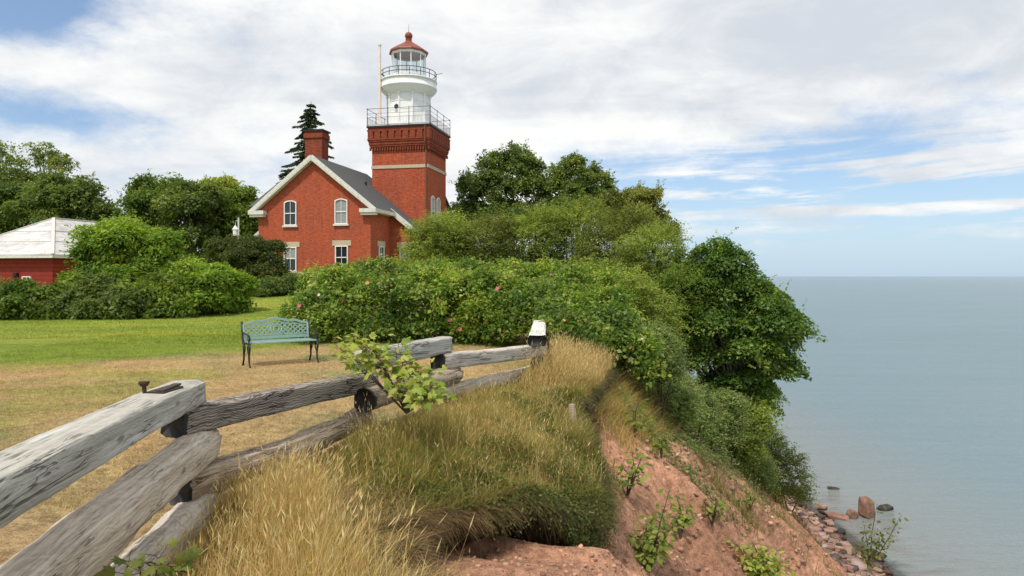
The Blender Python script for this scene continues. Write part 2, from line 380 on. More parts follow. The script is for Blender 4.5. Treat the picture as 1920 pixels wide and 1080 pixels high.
def green_mask(x, Yv):                      # 1 = watered green grass, 0 = straw
    b = 12.7 + 2.2 * smooth(-9, -5, x) + 5.5 * smooth(-5.2, -2.6, x) + (vn1(x * .3 + 3, Yv * .3) - .5) * 3.0 + (vn2(x * 1.3, Yv * 1.3) - .5) * 1.2
    g = smooth(-1.0, 1.5, Yv - b)
    g = np.maximum(g, .5 * smooth(.52, .76, vn3(x * .33 + 9, Yv * .6)) * smooth(5, 8, Yv))
    return g
def lawn_col(x, Yv):
    g = green_mask(x, Yv)[:, None]
    n = vn2(x * .7 + 4, Yv * .7)[:, None]; n2 = vn3(x * 2.7, Yv * 2.7)[:, None]; n3 = vn1(x * .16, Yv * .5 + 8)[:, None]
    straw = np.array([.49, .36, .18]) * (.72 + .5 * n2) + (n - .5) * np.array([-.14, -.02, -.03])
    straw = straw * (1 - .35 * smooth(.55, .75, n) * np.array([1.0, .45, .6]))
    green = np.array([.24, .305, .048]) * (.72 + .55 * n2) * (.8 + .4 * n3)
    green = green + smooth(.5, .8, n3) * np.array([.06, .01, .004])
    return np.clip(straw * (1 - g) + green * g, 0.01, 1)

rows = np.concatenate([np.arange(0, 3, .15), np.arange(3, 12.5, .05), np.arange(12.5, 24, .12), np.arange(24, 60, .4), np.geomspace(60, 420, 30)])
toff = np.concatenate([[0, .03, .07, .12, .18, .25, .34, .45, .6, .8], np.arange(1.0, 13, .2), np.geomspace(13, 160, 36)])[::-1]
nr = len(rows)
Ye = rows[:, None]; Xe = edge_x(rows)[:, None]
# left part: lawn
Xl = Xe - toff[None, :]; Yl = np.repeat(Ye, len(toff), 1); Zl = lawn_z(Xl, Yl)
# lip: outward normal of the edge line
dx = np.gradient(edge_x(rows), rows)
nx, ny = 1 / np.sqrt(1 + dx ** 2), -dx / np.sqrt(1 + dx ** 2)
under = .55 * np.exp(-((rows - 10.7) / .7) ** 2) + np.interp(rows, [0, 3.4, 5.2, 6.6, 7.05, 7.5, 8.0, 9, 12, 15, 30, 400], [.2, .25, .3, .25, .85, 1.1, .6, .25, .25, .3, .1, .05]); cav = 1.2 * np.exp(-((rows - 10.7) / .7) ** 2) + np.interp(rows, [0, 5.2, 6.7, 7.05, 7.6, 8.6, 400], [1, .9, .9, 1.9, 2.6, 1, 1])
lip = [(.05, .05), (.08, .12), (.05, .2), (-.1, .27), (-.45, .30), (-.85, .36), (-1.0, .46)]
XL, YL, ZL = [], [], []
jit = (vn2(rows * 3.1, rows * 0 + 3) - .5)
for i, (dn, dz) in enumerate(lip):
    off = (dn * 1.0 if dn > 0 else dn * under) + (jit * .10 if dn > -.3 else jit * .04)
    XL.append(Xe[:, 0] + nx * off); YL.append(rows + ny * off); ZL.append(Zl[:, -1] - (dz if i < 4 else dz * cav) * (1 + .4 * jit))
XL, YL, ZL = [np.array(q).T for q in (XL, YL, ZL)]
XL[:, :] = XL
# right part: soil face, beach, lake bed
soff = np.concatenate([[0, .12, .25], np.arange(.4, 7, .14), np.arange(7, 20, .3), np.geomspace(20.4, 60, 12)])
x0 = XL[:, -1:] + .02
Xs = x0 + soff[None, :]; Ys = YL[:, -1:] + (Ye - YL[:, -1:]) * smooth(0, .8, soff)[None, :]
Zs = soil_z(Xs, Ys); Zs = np.minimum(Zs, ZL[:, -1:] - .03 - soff[None, :] * .02)
TX = np.concatenate([Xl, XL, Xs], 1); TY = np.concatenate([Yl, YL, Ys], 1); TZ = np.concatenate([Zl, ZL, Zs], 1)
nc = TX.shape[1]; nl = len(toff); nlip = len(lip)
lc = lawn_col(Xl.ravel(), Yl.ravel()).reshape(nr, nl, 3)
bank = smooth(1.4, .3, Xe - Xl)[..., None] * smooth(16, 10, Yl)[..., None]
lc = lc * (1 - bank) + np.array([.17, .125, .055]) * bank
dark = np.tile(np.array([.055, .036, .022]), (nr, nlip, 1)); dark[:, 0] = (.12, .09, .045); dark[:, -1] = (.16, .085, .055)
s1 = vn1(Xs * .6, Ys * .6)[..., None]; s2 = vn2(Xs * 3, Ys * 3)[..., None]; s3 = vn3(Xs * .25 + Ys * .1, Ys * 1.2)[..., None]
strata = vn1(Zs * 1.6 + .25 * s1[..., 0], Ys * .05)[..., None]
soil = np.array([.53, .285, .18]) * (.66 + .6 * s2) * (.74 + .45 * s3) * (.78 + .45 * strata) + (s1 - .5) * np.array([.06, .05, .05])
dxs = (Xs - base_x(Ys))[..., None]
bm_ = smooth(-9.7, -10.6, Zs)[..., None]
stone = np.array([.33, .235, .19]) * (.6 + .8 * s2)
wet = smooth(WATER + .18, WATER - .02, Zs)[..., None]
sc_ = soil * (1 - bm_) + stone * bm_
sc_ = sc_ * (1 - .55 * wet)
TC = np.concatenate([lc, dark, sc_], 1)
idx = np.arange(nr * nc).reshape(nr, nc)
TF = np.stack([idx[:-1, :-1], idx[:-1, 1:], idx[1:, 1:], idx[1:, :-1]], -1).reshape(-1, 4)
def m_ground():
    m, t, o = newmat('ground_soil_and_turf'); co = objco(t)
    a = mk(t, 'ShaderNodeAttribute', attribute_name='col')
    n = noise(t, co, 9, 7, .7); nf = noise(t, co, 60, 4, .7)
    vo = mk(t, 'ShaderNodeTexVoronoi'); t.links.new(co, vo.inputs['Vector']); vo.inputs['Scale'].default_value = 7
    nn = mathn(t, 'ADD', mathn(t, 'MULTIPLY', n, .6), mathn(t, 'MULTIPLY', nf, .4))
    k = mixc(t, .75, a.outputs['Color'], mixc(t, sstep(t, nn, .36, .62), rgb((.38, .35, .33)), rgb((1.5, 1.5, 1.5))), 'MULTIPLY')
    h = mathn(t, 'ADD', mathn(t, 'MULTIPLY', n, 1.0), mathn(t, 'ADD', mathn(t, 'MULTIPLY', nf, .5), mathn(t, 'MULTIPLY', vo.outputs['Distance'], .35)))
    principled(t, o, k, .95, .1, normal=bump(t, h, .9, .085)); return m
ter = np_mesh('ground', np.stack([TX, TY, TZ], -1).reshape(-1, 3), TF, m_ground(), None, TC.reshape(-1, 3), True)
tag(ter, kind='structure')

# ---------------------------------------------------------------- lake
wx = np.concatenate([np.arange(6, 60, 1.0), np.geomspace(60, 30000, 40)]); wxl = -np.geomspace(20, 30000, 14)[::-1]
wyy = np.concatenate([np.arange(4, 90, 1.0), np.geomspace(90, 45000, 50)])
wx = np.concatenate([wx])
GX, GY = np.meshgrid(wx, wyy)
bedz = -10.45 - .25 * (GX - 13.0)
depth = np.clip(WATER - bedz, 0, 6)
V = np.stack([GX, GY, np.full_like(GX, WATER)], -1).reshape(-1, 3)
i2 = np.arange(V.shape[0]).reshape(GX.shape)
WF = np.stack([i2[:-1, :-1], i2[:-1, 1:], i2[1:, 1:], i2[1:, :-1]], -1).reshape(-1, 4)
nfar = 12                                   # a far sheet to the left so the horizon line closes behind the trees
V2 = np.array([[-30000, 500, WATER], [6, 500, WATER], [6, 45000, WATER], [-30000, 45000, WATER]])
def m_water():
    m, t, o = newmat('lake_water'); co = objco(t)
    a = mk(t, 'ShaderNodeAttribute', attribute_name='depth')
    big = noise(t, objco(t, (.008, .02, 1)), 1.0, 4, .6, .4)
    col = mixc(t, sstep(t, a.outputs['Fac'], 0, 4.5), rgb((.20, .21, .195)), rgb((.145, .20, .22)))
    col = mixc(t, mathn(t, 'MULTIPLY', sstep(t, big, .4, .7), .5), col, rgb((.125, .19, .195)))
    st = noise(t, objco(t, (.35, 1.1, 1)), 1.5, 4, .6)
    shal = sstep(t, a.outputs['Fac'], .1, 1.4, 1, 0)
    col = mixc(t, mathn(t, 'MULTIPLY', shal, sstep(t, st, .4, .7)), col, rgb((.15, .13, .105)))
    w1 = noise(t, objco(t, (.55, 1.5, 1)), 1.0, 5, .62, .3); w2 = noise(t, objco(t, (2.2, 5.0, 1)), 1.0, 3, .6); w3 = noise(t, objco(t, (.05, .16, 1)), 1.0, 4, .6)
    h = mathn(t, 'ADD', mathn(t, 'ADD', w1, mathn(t, 'MULTIPLY', w2, .55)), mathn(t, 'MULTIPLY', w3, 2.8))
    w4 = noise(t, objco(t, (.16, .6, 1)), 1.0, 4, .6, .3); h = mathn(t, 'ADD', h, mathn(t, 'MULTIPLY', w4, 1.6)); nrm = bump(t, h, .9, .34)
    df = mk(t, 'ShaderNodeBsdfDiffuse'); t.links.new(col, df.inputs[0]); t.links.new(nrm, df.inputs[1])
    gl = mk(t, 'ShaderNodeBsdfGlossy'); gl.inputs['Roughness'].default_value = .14; t.links.new(nrm, gl.inputs['Normal']); gl.inputs[0].default_value = rgb((.92, .96, 1.0))
    fz = mk(t, 'ShaderNodeFresnel'); fz.inputs[0].default_value = 1.33; t.links.new(nrm, fz.inputs['Normal'])
    p = mk(t, 'ShaderNodeMixShader'); t.links.new(mathn(t, 'MULTIPLY', mathn(t, 'MINIMUM', mathn(t, 'MULTIPLY', fz.outputs[0], .95), .48), mathn(t, 'ADD', .55, mathn(t, 'MULTIPLY', noise(t, objco(t, (.035, .30, 1)), 1.0, 6, .72, .5), .9))), p.inputs[0]); t.links.new(df.outputs[0], p.inputs[1]); t.links.new(gl.outputs[0], p.inputs[2])
    tr = mk(t, 'ShaderNodeBsdfTransparent'); tr.inputs[0].default_value = rgb((.75, .85, .82))
    mx = mk(t, 'ShaderNodeMixShader'); t.links.new(sstep(t, a.outputs['Fac'], .0, .22, .85, 0), mx.inputs[0])
    t.links.new(p.outputs[0], mx.inputs[1]); t.links.new(tr.outputs[0], mx.inputs[2]); t.links.new(mx.outputs[0], o.inputs[0])
    return m
lake = np_mesh('lake', np.concatenate([V, V2]), [WF, np.array([[len(V), len(V) + 1, len(V) + 2, len(V) + 3]])], m_water(), None, None, True,
               {'depth': np.concatenate([depth.ravel(), np.full(4, 6)])})
tag(lake, kind='structure')

# ---------------------------------------------------------------- the brick house with its light tower
TH = R(-12)
hz = EYE
house = empty('lighthouse', (-9.38, 46.0, 0), TH, 'red brick lighthouse keeper\'s house with square tower and white lantern', 'lighthouse')
E0 = -8.24; EM = E0 / 2; EAVE = hz + 4.72; APEX = hz + 8.02; GB = .2
SL = (APEX - EAVE) / (-EM)
b = MB()
b.prism([(E0, 0, GB), (0, 0, GB), (0, 0, EAVE), (EM, 0, APEX - .05), (E0, 0, EAVE)], (0, 8.3, 0))
b.build('gable_wall', M['brick'], house)
WI = 1.98
for s, nm in ((1, 'side_wing'), (-1, 'side_wing')):
    ea, eb = (0.003, WI) if s > 0 else (E0 - .003, E0 - WI)
    b = MB(); b.prism([(ea, 3.46, GB), (eb, 3.46, GB), (eb, 3.46, EAVE - SL * WI - .08), (ea, 3.46, EAVE - .08)], (0, 4.3, 0)); b.build(nm, M['brick'], house)
b = MB(); b.box(-12.2, 1.6, 6.4, 12.6, GB, hz + 5.45); b.build('rear_wing', M['brick'], house)
# roofs (slabs)
def slab(mb, p, th):
    p = [Vector(q) for q in p]; n = (p[1] - p[0]).cross(p[2] - p[1]).normalized()
    if n.z < 0: n = -n
    return mb.prism(p, n * th)
ov = .42
b = MB()
RZ = APEX
for s in (1, -1):
    e1 = 0 + ov if s > 0 else E0 - ov
    zed = EAVE - SL * ov
    slab(b, [(EM, -.32, RZ), (e1, -.32, zed), (e1, 8.6, zed), (EM, 8.6, RZ)], .14)
    e2 = WI + .35 if s > 0 else E0 - WI - .35
    slab(b, [(e1 - .02 * s, 3.2, zed + .02 * SL), (e2, 3.2, EAVE - SL * (WI + .35)), (e2, 7.7, EAVE - SL * (WI + .35)), (e1 - .02 * s, 7.7, zed + .02 * SL)], .139)
roof = b.build('gable_roof', M['shingle'], house)
b = MB(); b.tube([(-2.2, 4.2, RZ - 1.8), (-2.2, 4.2, RZ - 1.15)], .09); b.build('vent_pipe', M['iron'], roof)
b = MB(); b.box(-1.9, -1.3, 5.9, 6.4, RZ - 2.4, RZ - 1.35); b.build('roof_vent', M['iron'], roof)
b = MB()
ez, rz2 = hz + 5.4, hz + 7.75
eL, eR, dF, dB = -12.9, 1.7, 6.1, 12.9
r0, r1, rd = -11.7, 1.7, 8.8
slab(b, [(eL, dF, ez), (eR, dF, ez), (r1, rd, rz2), (r0, rd, rz2)], .12)
slab(b, [(eR, dB, ez), (eL, dB, ez), (r0, rd, rz2), (r1, rd, rz2)], .12)
b.prism([(eL, dF, ez), (eL, dB, ez), (r0, rd, rz2)], (0, 0, .12))
b.build('rear_roof', M['shingle'], house)
# barge boards, cornice returns, side eaves
b = MB()
for s in (1, -1):
    e1 = ov + .05 if s > 0 else E0 - ov - .05
    zed = EAVE - SL * (ov + .05)
    b.bar((EM - s * .0, -.34, RZ + .03), (e1, -.34, zed + .03), .10, .25, up=(0, 0, 1))
    b.bar((EM, -.20, RZ - .17), (e1 - s * .20, -.20, zed + .02), .36, .08, up=(0, 0, 1))
    er = (-.62, ov + .12) if s > 0 else (E0 - ov - .12, E0 + .62)
    b.box(er[0], er[1], -.44, -.004, EAVE - .50, EAVE - .24); b.box(er[0] + .06, er[1] - .06, -.36, -.006, EAVE - .66, EAVE - .502)
    e2 = WI + .40 if s > 0 else E0 - WI - .40
    b.bar((s * .05 if s > 0 else E0 - .05, 3.18, EAVE - .04), (e2, 3.18, EAVE - SL * (WI + .40)), .10, .34)
    b.box(*( (.004, .50) if s > 0 else (E0 - .50, E0 - .004)), -.003, 3.15, EAVE - .48, EAVE - .22)
b.build('barge_board', M['trim'], house)
b = MB(); b.box(E0 - .06, .06, -.07, 3.4, hz + .16, hz + .30); b.box(E0 - .02, .02, -.03, 3.44, GB, hz + .158); b.build('base_course', M['stone'], house)

def arc_loop(w_, h_, rise, n=6, z0=0):
    pts = [(-w_ / 2, z0), (w_ / 2, z0)]
    if rise <= 0: return pts + [(w_ / 2, z0 + h_), (-w_ / 2, z0 + h_)]
    for k in range(n + 1):
        t = 1 - 2 * k / n; pts.append((t * w_ / 2, z0 + h_ + rise * (1 - t * t)))
    return pts
def window(parent, o, ux, uy, wd, ht, rise=0, style='dark', lintel=True, name='window'):
    """o: centre of the sill line on the wall face, ux: direction along the wall, uy: outward"""
    o = Vector(o); ux = Vector(ux); uy = Vector(uy); up = Vector((0, 0, 1))
    P = lambda q, out: o + ux * q[0] + up * q[1] + uy * out
    mb = MB()
    out = arc_loop(wd, ht, rise); inn = [(x * (wd - .12) / wd, .06 + z * (ht - .12) / ht if rise <= 0 else .06 + z * (ht + rise - .13) / (ht + rise)) for x, z in out]
    mb.ring([P(q, .004) for q in out], [P(q, .004) for q in inn], uy * .09)
    mid = ht * .52
    mb.add(*boxf(P, -(wd - .18) / 2, (wd - .18) / 2, mid - .03, mid + .03, .03, .075))
    mb.add(*boxf(P, -.014, .014, mid + .03, ht - .06 + rise * .8, .03, .06))
    mb.add(*boxf(P, -.012, .012, .06, mid - .03, .028, .056))
    fr = mb.build(name, M['white'], parent)
    g = MB(); g.add(*boxf(P, -(wd - .17) / 2, (wd - .17) / 2, .08, mid, .006, .022)); g.build('pane', M['glass'] if style != 'pale' else M['blind'], fr)
    g = MB(); g.add(*boxf(P, -(wd - .17) / 2, (wd - .17) / 2, mid + .001, ht - .09 + rise * .7, .006, .026)); g.build('pane', M['blind'] if style in ('pale', 'half') else M['glass'], fr)
    s = MB(); s.add(*boxf(P, -wd / 2 - .10, wd / 2 + .10, -.12, -.002, .003, .14)); s.build('sill', M['trim'] if rise > 0 else M['stone'], fr)
    if lintel:
        s = MB(); s.add(*boxf(P, -wd / 2 - .22, wd / 2 + .22, ht + .002, ht + .36, .003, .05)); s.build('lintel', M['stone'], fr)
    elif rise > 9:
        s = MB(); a = arc_loop(wd + .16, ht, rise + .02)[2:]; a2 = arc_loop(wd + .16, ht + .07, rise + .03)[2:]
        s.prism([P(q, .003) for q in a] + [P(q, .003) for q in reversed(a2)], uy * .05); s.build('hood', M['trim'], fr)
    return fr
def boxf(P, x0, x1, z0, z1, o0, o1):
    return ([P((x0, z0), o0), P((x1, z0), o0), P((x1, z1), o0), P((x0, z1), o0), P((x0, z0), o1), P((x1, z0), o1), P((x1, z1), o1), P((x0, z1), o1)],
            [(0, 3, 2, 1), (4, 5, 6, 7), (0, 1, 5, 4), (1, 2, 6, 5), (2, 3, 7, 6), (3, 0, 4, 7)])
FU, FO = (1, 0, 0), (0, -1, 0)
def e_at(px): # gable front face position along e for a picture column
    k = (px - 960) / 1300.0
    return (-9.38 - k * 46) / (-.9781 - k * .2079) * -1 * -1 if False else (k * 46 + 9.38) / (.9781 + k * .2079)
eA, eB_ = e_at(545), e_at(641)
fr = window(house, (eA, 0, hz + .36), FU, FO, .92, 1.62, 0, 'half'); fr['label'] = 'lower window with pale upper sash beside the dark bush'
fr = window(house, (eB_, 0, hz + .42), FU, FO, .92, 1.62, 0, 'dark')
fr = window(house, (eA, 0, hz + 3.46), FU, FO, .92, 1.58, .12, 'dark', False)
fr = window(house, (eB_ - .03, 0, hz + 3.50), FU, FO, .92, 1.58, .12, 'pale', False); fr['label'] = 'upper window with grey curtains behind both sashes'
window(house, (0, 1.75, hz + .55), (0, 1, 0), (1, 0, 0), .85, 1.5, 0, 'dark')
window(house, (1.12, 3.46, hz + .50), FU, FO, .80, 1.55, 0, 'half')
# chimney
b = MB(); ce = EM - 1.5
b.box(ce - .66, ce + .66, 2.8, 3.8, RZ - 2.6, hz + 9.95); b.box(ce - .74, ce + .74, 2.72, 3.88, hz + 9.952, hz + 10.28); b.box(ce - .69, ce + .69, 2.77, 3.83, hz + 10.282, hz + 10.45)
b.box(ce - 1.22, ce - .662, 2.86, 3.7, RZ - 3.0, hz + 8.15)
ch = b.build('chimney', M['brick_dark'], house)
b = MB(); b.box(ce - .79, ce + .79, 2.67, 3.93, hz + 10.452, hz + 10.56); b.build('chimney_cap', M['iron'], ch)

# tower
T0, T1, D0, D1 = -2.3, 2.08, 5.55, 9.93
tw = MB(); tw.box(T0, T1, D0, D1, GB, hz + 10.0)
tower = tw.build('tower', M['brick'], house)
def band(mb, x, z0, z1): mb.box(T0 - x, T1 + x, D0 - x, D1 + x, z0, z1)
b = MB(); band(b, .05, hz + 8.02, hz + 8.26); b.build('belt_course', M['stone'], tower)
b = MB()
DK = hz + 11.10
zz_ = [(.004, 9.15, 9.42), (.04, 9.42, 9.55), (.09, 9.55, 9.66), (.15, 9.66, 9.80), (.19, 9.80, 10.02), (.245, 10.02, 10.14), (.19, 10.14, 10.90), (.24, 10.90, 11.06)]
for x, a_, c_ in zz_: band(b, x, hz + a_ + (.0), hz + c_ - .002)
# rows of small corbels and the recess row between pilasters on both visible faces
for side in range(2):
    n = 24
    for k in range(n):
        t = (k + .5) / n
        if side == 0:
            c = T0 - .2 + t * (T1 - T0 + .4); b.box(c - .05, c + .05, D0 - .14, D0 - .041, hz + 9.36, hz + 9.60)
        else:
            c = D0 - .2 + t * (D1 - D0 + .4); b.box(T1 + .041, T1 + .14, c - .05, c + .05, hz + 9.36, hz + 9.60)
    n = 8
    for k in range(n + 1):
        t = k / n
        if side == 0:
            c = T0 - .02 + t * (T1 - T0 + .04); b.box(c - .21, c + .21, D0 - .285, D0 - .191, hz + 10.22, hz + 10.78)
        else:
            c = D0 - .02 + t * (D1 - D0 + .04); b.box(T1 + .191, T1 + .285, c - .21, c + .21, hz + 10.22, hz + 10.78)
band(b, .29, hz + 10.782, hz + 10.898); band(b, .285, hz + 10.142, hz + 10.218)
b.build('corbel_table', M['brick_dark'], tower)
b = MB(); band(b, .32, DK - .04, DK + .08); b.build('tower_deck', M['iron'], tower)
b = MB(); b.box(T0 - .16, T1 + .16, D0 - .16, D1 + .16, DK + .081, DK + .24); b.build('deck_platform', M['white'], tower)
b = MB(); b.tube([(T1 - .10, D0 - .37, DK - .06), (T1 - .10, D0 - .37, hz + 9.9), (T1 - .10, D0 - .10, hz + 9.3), (T1 - .10, D0 - .10, hz + 3.2)], .055, 8); b.build('downpipe', M['pipe'], tower)
fr = window(tower, (T1, 7.9, hz + 3.9), (0, 1, 0), (1, 0, 0), .8, 1.9, .25, 'half', False)
fr = window(tower, (T1, 6.6, hz + 3.9), (0, 1, 0), (1, 0, 0), .8, 1.9, .25, 'half', False)
# deck railing
b = MB(); g = .27; rt = 1.28
cs = [(T0 - g, D0 - g), (T1 + g, D0 - g), (T1 + g, D1 + g), (T0 - g, D1 + g)]
for i in range(4):
    p, q = Vector((*cs[i], DK + .08)), Vector((*cs[(i + 1) % 4], DK + .08))
    for hh, r_ in ((rt, .018), (rt * .72, .011), (rt * .5, .011), (.08, .011)):
        b.tube([p + Vector((0, 0, hh)), q + Vector((0, 0, hh))], r_, 6)
    for k in range(4):
        c = p.lerp(q, k / 3.0); b.tube([c, c + Vector((0, 0, rt + .06))], .022, 6)
    for k in range(42):
        c = p.lerp(q, (k + .5) / 42); b.tube([c + Vector((0, 0, .05)), c + Vector((0, 0, rt * .5))], .007, 4)
b.build('deck_railing', M['iron'], tower)
# white round turret
LC = (-.22, 7.74); L = lambda z: hz + z
z0 = DK + .241; zb_ = L(14.1)
b = MB(); b.lathe([(1.72, z0), (1.72, z0 + .3), (1.66, z0 + .301), (1.60, zb_)], 10, LC, R(12)); turret = b.build('turret', M['white'], tower)
b = MB()
for k in range(10):
    t = R(12) + 2 * math.pi * k / 10
    for z1_, z2_, ra in ((z0 + .3, zb_ + .1, .085), (zb_ - .35, zb_ - .2, .13), (z0 + 1.95, z0 + 2.02, .1)):
        r_ = 1.62; b.tube([(LC[0] + (r_ + .03) * math.cos(t), LC[1] + (r_ + .03) * math.sin(t), z1_), (LC[0] + r_ * math.cos(t), LC[1] + r_ * math.sin(t), z2_)], ra, 8)
for zb2 in (z0 + 1.25, z0 + 1.9): b.lathe([(1.62, zb2), (1.665, zb2 + .02), (1.62, zb2 + .05)], 10, LC, R(12), cap=False)
b.build('pilaster', M['white'], turret)
tp = R(258); pr = 1.60 
b = MB(); c0 = Vector((LC[0] + 1.55 * math.cos(tp), LC[1] + 1.55 * math.sin(tp), z0 + 1.42)); dv = Vector((math.cos(tp), math.sin(tp), 0))
b.tube([c0, c0 + dv * .16], .24, 16); b.build('porthole_rim', M['white'], turret)
b = MB(); b.tube([c0 + dv * .10, c0 + dv * .17], .19, 16); b.build('porthole', M['glass'], turret)
b = MB(); b.lathe([(1.58, L(13.86)), (1.70, L(13.93)), (1.92, L(14.06)), (2.08, L(14.22)), (2.15, L(14.34)), (2.18, L(14.36)), (2.18, L(14.50)), (2.13, L(14.51)), (2.13, L(14.90)), (2.19, L(14.92)), (2.19, L(15.02)), (2.15, L(15.03)), (1.2, L(15.04))], 48, LC); b.build('gallery', M['white'], tower, True)
b = MB()
for zr in (15.66, 15.36):
    b.tube([(LC[0] + 2.12 * math.cos(2 * math.pi * k / 40), LC[1] + 2.12 * math.sin(2 * math.pi * k / 40), L(zr)) for k in range(41)], .025, 6)
for k in range(16):
    t = 2 * math.pi * k / 16; p = (LC[0] + 2.12 * math.cos(t), LC[1] + 2.12 * math.sin(t)); b.tube([(*p, L(15.0)), (*p, L(15.68))], .024, 6)
b.tube([(LC[0] + 2.18, LC[1], L(15.45)), (LC[0] + 2.75, LC[1] - .1, L(15.5))], .02, 5)
b.build('gallery_railing', M['iron'], tower)
# lantern
b = MB(); lr = 1.30; ph = R(10)
b.lathe([(lr, L(15.03)), (lr, L(15.38)), (lr + .06, L(15.39)), (lr + .06, L(15.45)), (lr - .04, L(15.46))], 10, LC, ph, cap=False)
b.lathe([(lr - .06, L(17.0)), (lr + .05, L(17.0)), (lr + .07, L(17.16)), (lr + .12, L(17.2))], 10, LC, ph, cap=False)
for k in range(10):
    t = ph + 2 * math.pi * k / 10; p = (LC[0] + lr * math.cos(t), LC[1] + lr * math.sin(t)); b.tube([(*p, L(15.3)), (*p, L(17.1))], .042, 6)
lan = b.build('lantern_room', M['white'], tower)
def m_lglass():
    m, t, o = newmat('lantern_glass')
    gl = mk(t, 'ShaderNodeBsdfGlossy'); gl.inputs['Roughness'].default_value = .03; gl.inputs[0].default_value = rgb((.9, .95, 1))
    tr = mk(t, 'ShaderNodeBsdfTransparent'); tr.inputs[0].default_value = rgb((.86, .92, .92)); mx = mk(t, 'ShaderNodeMixShader'); mx.inputs[0].default_value = .14
    t.links.new(tr.outputs[0], mx.inputs[1]); t.links.new(gl.outputs[0], mx.inputs[2]); t.links.new(mx.outputs[0], o.inputs[0]); return m
b = MB(); b.lathe([(lr - .01, L(15.38)), (lr - .01, L(17.0))], 10, LC, ph, cap=False); b.build('lantern_glass', m_lglass(), lan)
b = MB(); b.tube([(*LC, L(14.8)), (*LC, L(15.35))], .09); b.lathe([(.13, L(15.3)), (.2, L(15.36)), (.22, L(15.6)), (.17, L(15.72)), (.05, L(15.75))], 12, LC); b.build('lamp', M['iron'], lan)
b = MB(); b.lathe([(1.30, L(17.16)), (1.52, L(17.17)), (1.54, L(17.22)), (1.50, L(17.32)), (1.05, L(17.63)), (.62, L(17.89)), (.36, L(18.06)), (.26, L(18.16))], 10, LC, ph); lroof = b.build('lantern_roof', M['red_roof'], tower)
b = MB(); prof = [(.20, L(18.14)), (.25, L(18.20)), (.19, L(18.24)), (.26, L(18.30)), (.18, L(18.34))]
for k in range(9):
    a_ = -math.pi / 2 + .55 + (math.pi - .6) * k / 8; prof.append((max(.02, .30 * math.cos(a_)), L(18.58) + .30 * math.sin(a_)))
b.lathe(prof, 20, LC); b.build('finial', M['red_roof'], lroof, True)
b = MB(); b.tube([(*LC, L(18.8)), (*LC, L(19.5))], [.018, .008], 6); b.build('lightning_rod', M['iron'], lroof)
# mast beside the turret
mx_ = Matrix.Rotation(TH, 4, 'Z') @ Vector((-2.02, 6.35, 0)); mloc = (-9.38 + mx_.x, 46 + mx_.y, DK + .241)
mast = empty('mast', mloc, 0, 'tall cream pole standing on the tower deck beside the white turret', 'pole')
b = MB(); b.tube([(0, 0, 0), (0, 0, 2.6), (0, 0, 6.15)], [.13, .115, .085], 12); b.lathe([(.10, 6.15), (.13, 6.16), (.13, 6.26), (.02, 6.28)], 12); b.build('pole', M['mast'], mast, False)
b = MB(); b.tube([(.07, 0, 3.1), (.32, .02, 3.45), (.34, .02, 3.9), (.07, 0, 4.05)], .022, 6); b.build('bracket', M['iron'], mast)

# ---------------------------------------------------------------- red outbuilding with the pale tin roof
shed = empty('shed', (-26.5, 40.0, 0), TH, 'low red clapboard outbuilding under a patched silvery hip roof', 'shed')
SW, SD_, SE, SR = 7.2, 11.2, EYE + 1.22, EYE + 3.62
def m_siding():
    m, t, o = newmat('red_siding'); co = objco(t)
    wv = mk(t, 'ShaderNodeTexWave', wave_type='BANDS', bands_direction='Z', wave_profile='SAW'); t.links.new(co, wv.inputs[0]); wv.inputs['Scale'].default_value = 1.3
    n = noise(t, co, 3, 5, .6); k = mixc(t, n, rgb((.20, .022, .018)), rgb((.34, .05, .035)))
    k = mixc(t, mathn(t, 'MULTIPLY', sstep(t, wv.outputs['Fac'], .82, .95), .7), k, rgb((.07, .012, .01)))
    principled(t, o, k, .7, .2, normal=bump(t, wv.outputs['Fac'], .8, .03)); return m
def m_tin():
    m, t, o = newmat('patched_tin'); co = objco(t)
    n = noise(t, objco(t, (.5, .5, 2.5)), 2.2, 6, .65); n2 = noise(t, co, 7, 5, .7)
    k = mixc(t, sstep(t, n, .40, .68), rgb((.62, .61, .59)), rgb((.42, .40, .38)))
    k = mixc(t, mathn(t, 'MULTIPLY', sstep(t, n2, .52, .72), .75), k, rgb((.30, .26, .23))); k = mixc(t, mathn(t, 'MULTIPLY', sstep(t, noise(t, objco(t, (1.5, 1.5, .4)), 1.5, 5, .7), .5, .66), .45), k, rgb((.36, .33, .31)))
    principled(t, o, k, .5, .4, normal=bump(t, n2, .3, .03)); return m
b = MB(); b.box(-SW, 0, 0, SD_, .1, SE); sw_ = b.build('wall', m_siding(), shed)
b = MB(); ow = .45; hp = SW / 2
A_, B_, C_, D_ = (-SW - ow, -ow, SE - .05), (ow, -ow, SE - .05), (ow, SD_ + ow, SE - .05), (-SW - ow, SD_ + ow, SE - .05)
P_, Q_ = (-hp, hp, SR), (-hp, SD_ - hp, SR)
b.add([A_, B_, C_, D_, P_, Q_] + [(x, y, z + .09) for x, y, z in (A_, B_, C_, D_, P_, Q_)],
      [(0, 4, 1), (1, 4, 5, 2), (2, 5, 3), (3, 5, 4, 0), (6, 7, 10), (7, 8, 11, 10), (8, 9, 11), (9, 6, 10, 11), (0, 1, 7, 6), (1, 2, 8, 7), (2, 3, 9, 8), (3, 0, 6, 9)])
sroof = b.build('roof', m_tin(), shed)
b = MB(); up9 = Vector((0, 0, .11))
for p, q in ((A_, P_), (B_, P_), (C_, Q_), (D_, Q_), (P_, Q_)): b.bar(Vector(p) + up9, Vector(q) + up9, .16, .06)
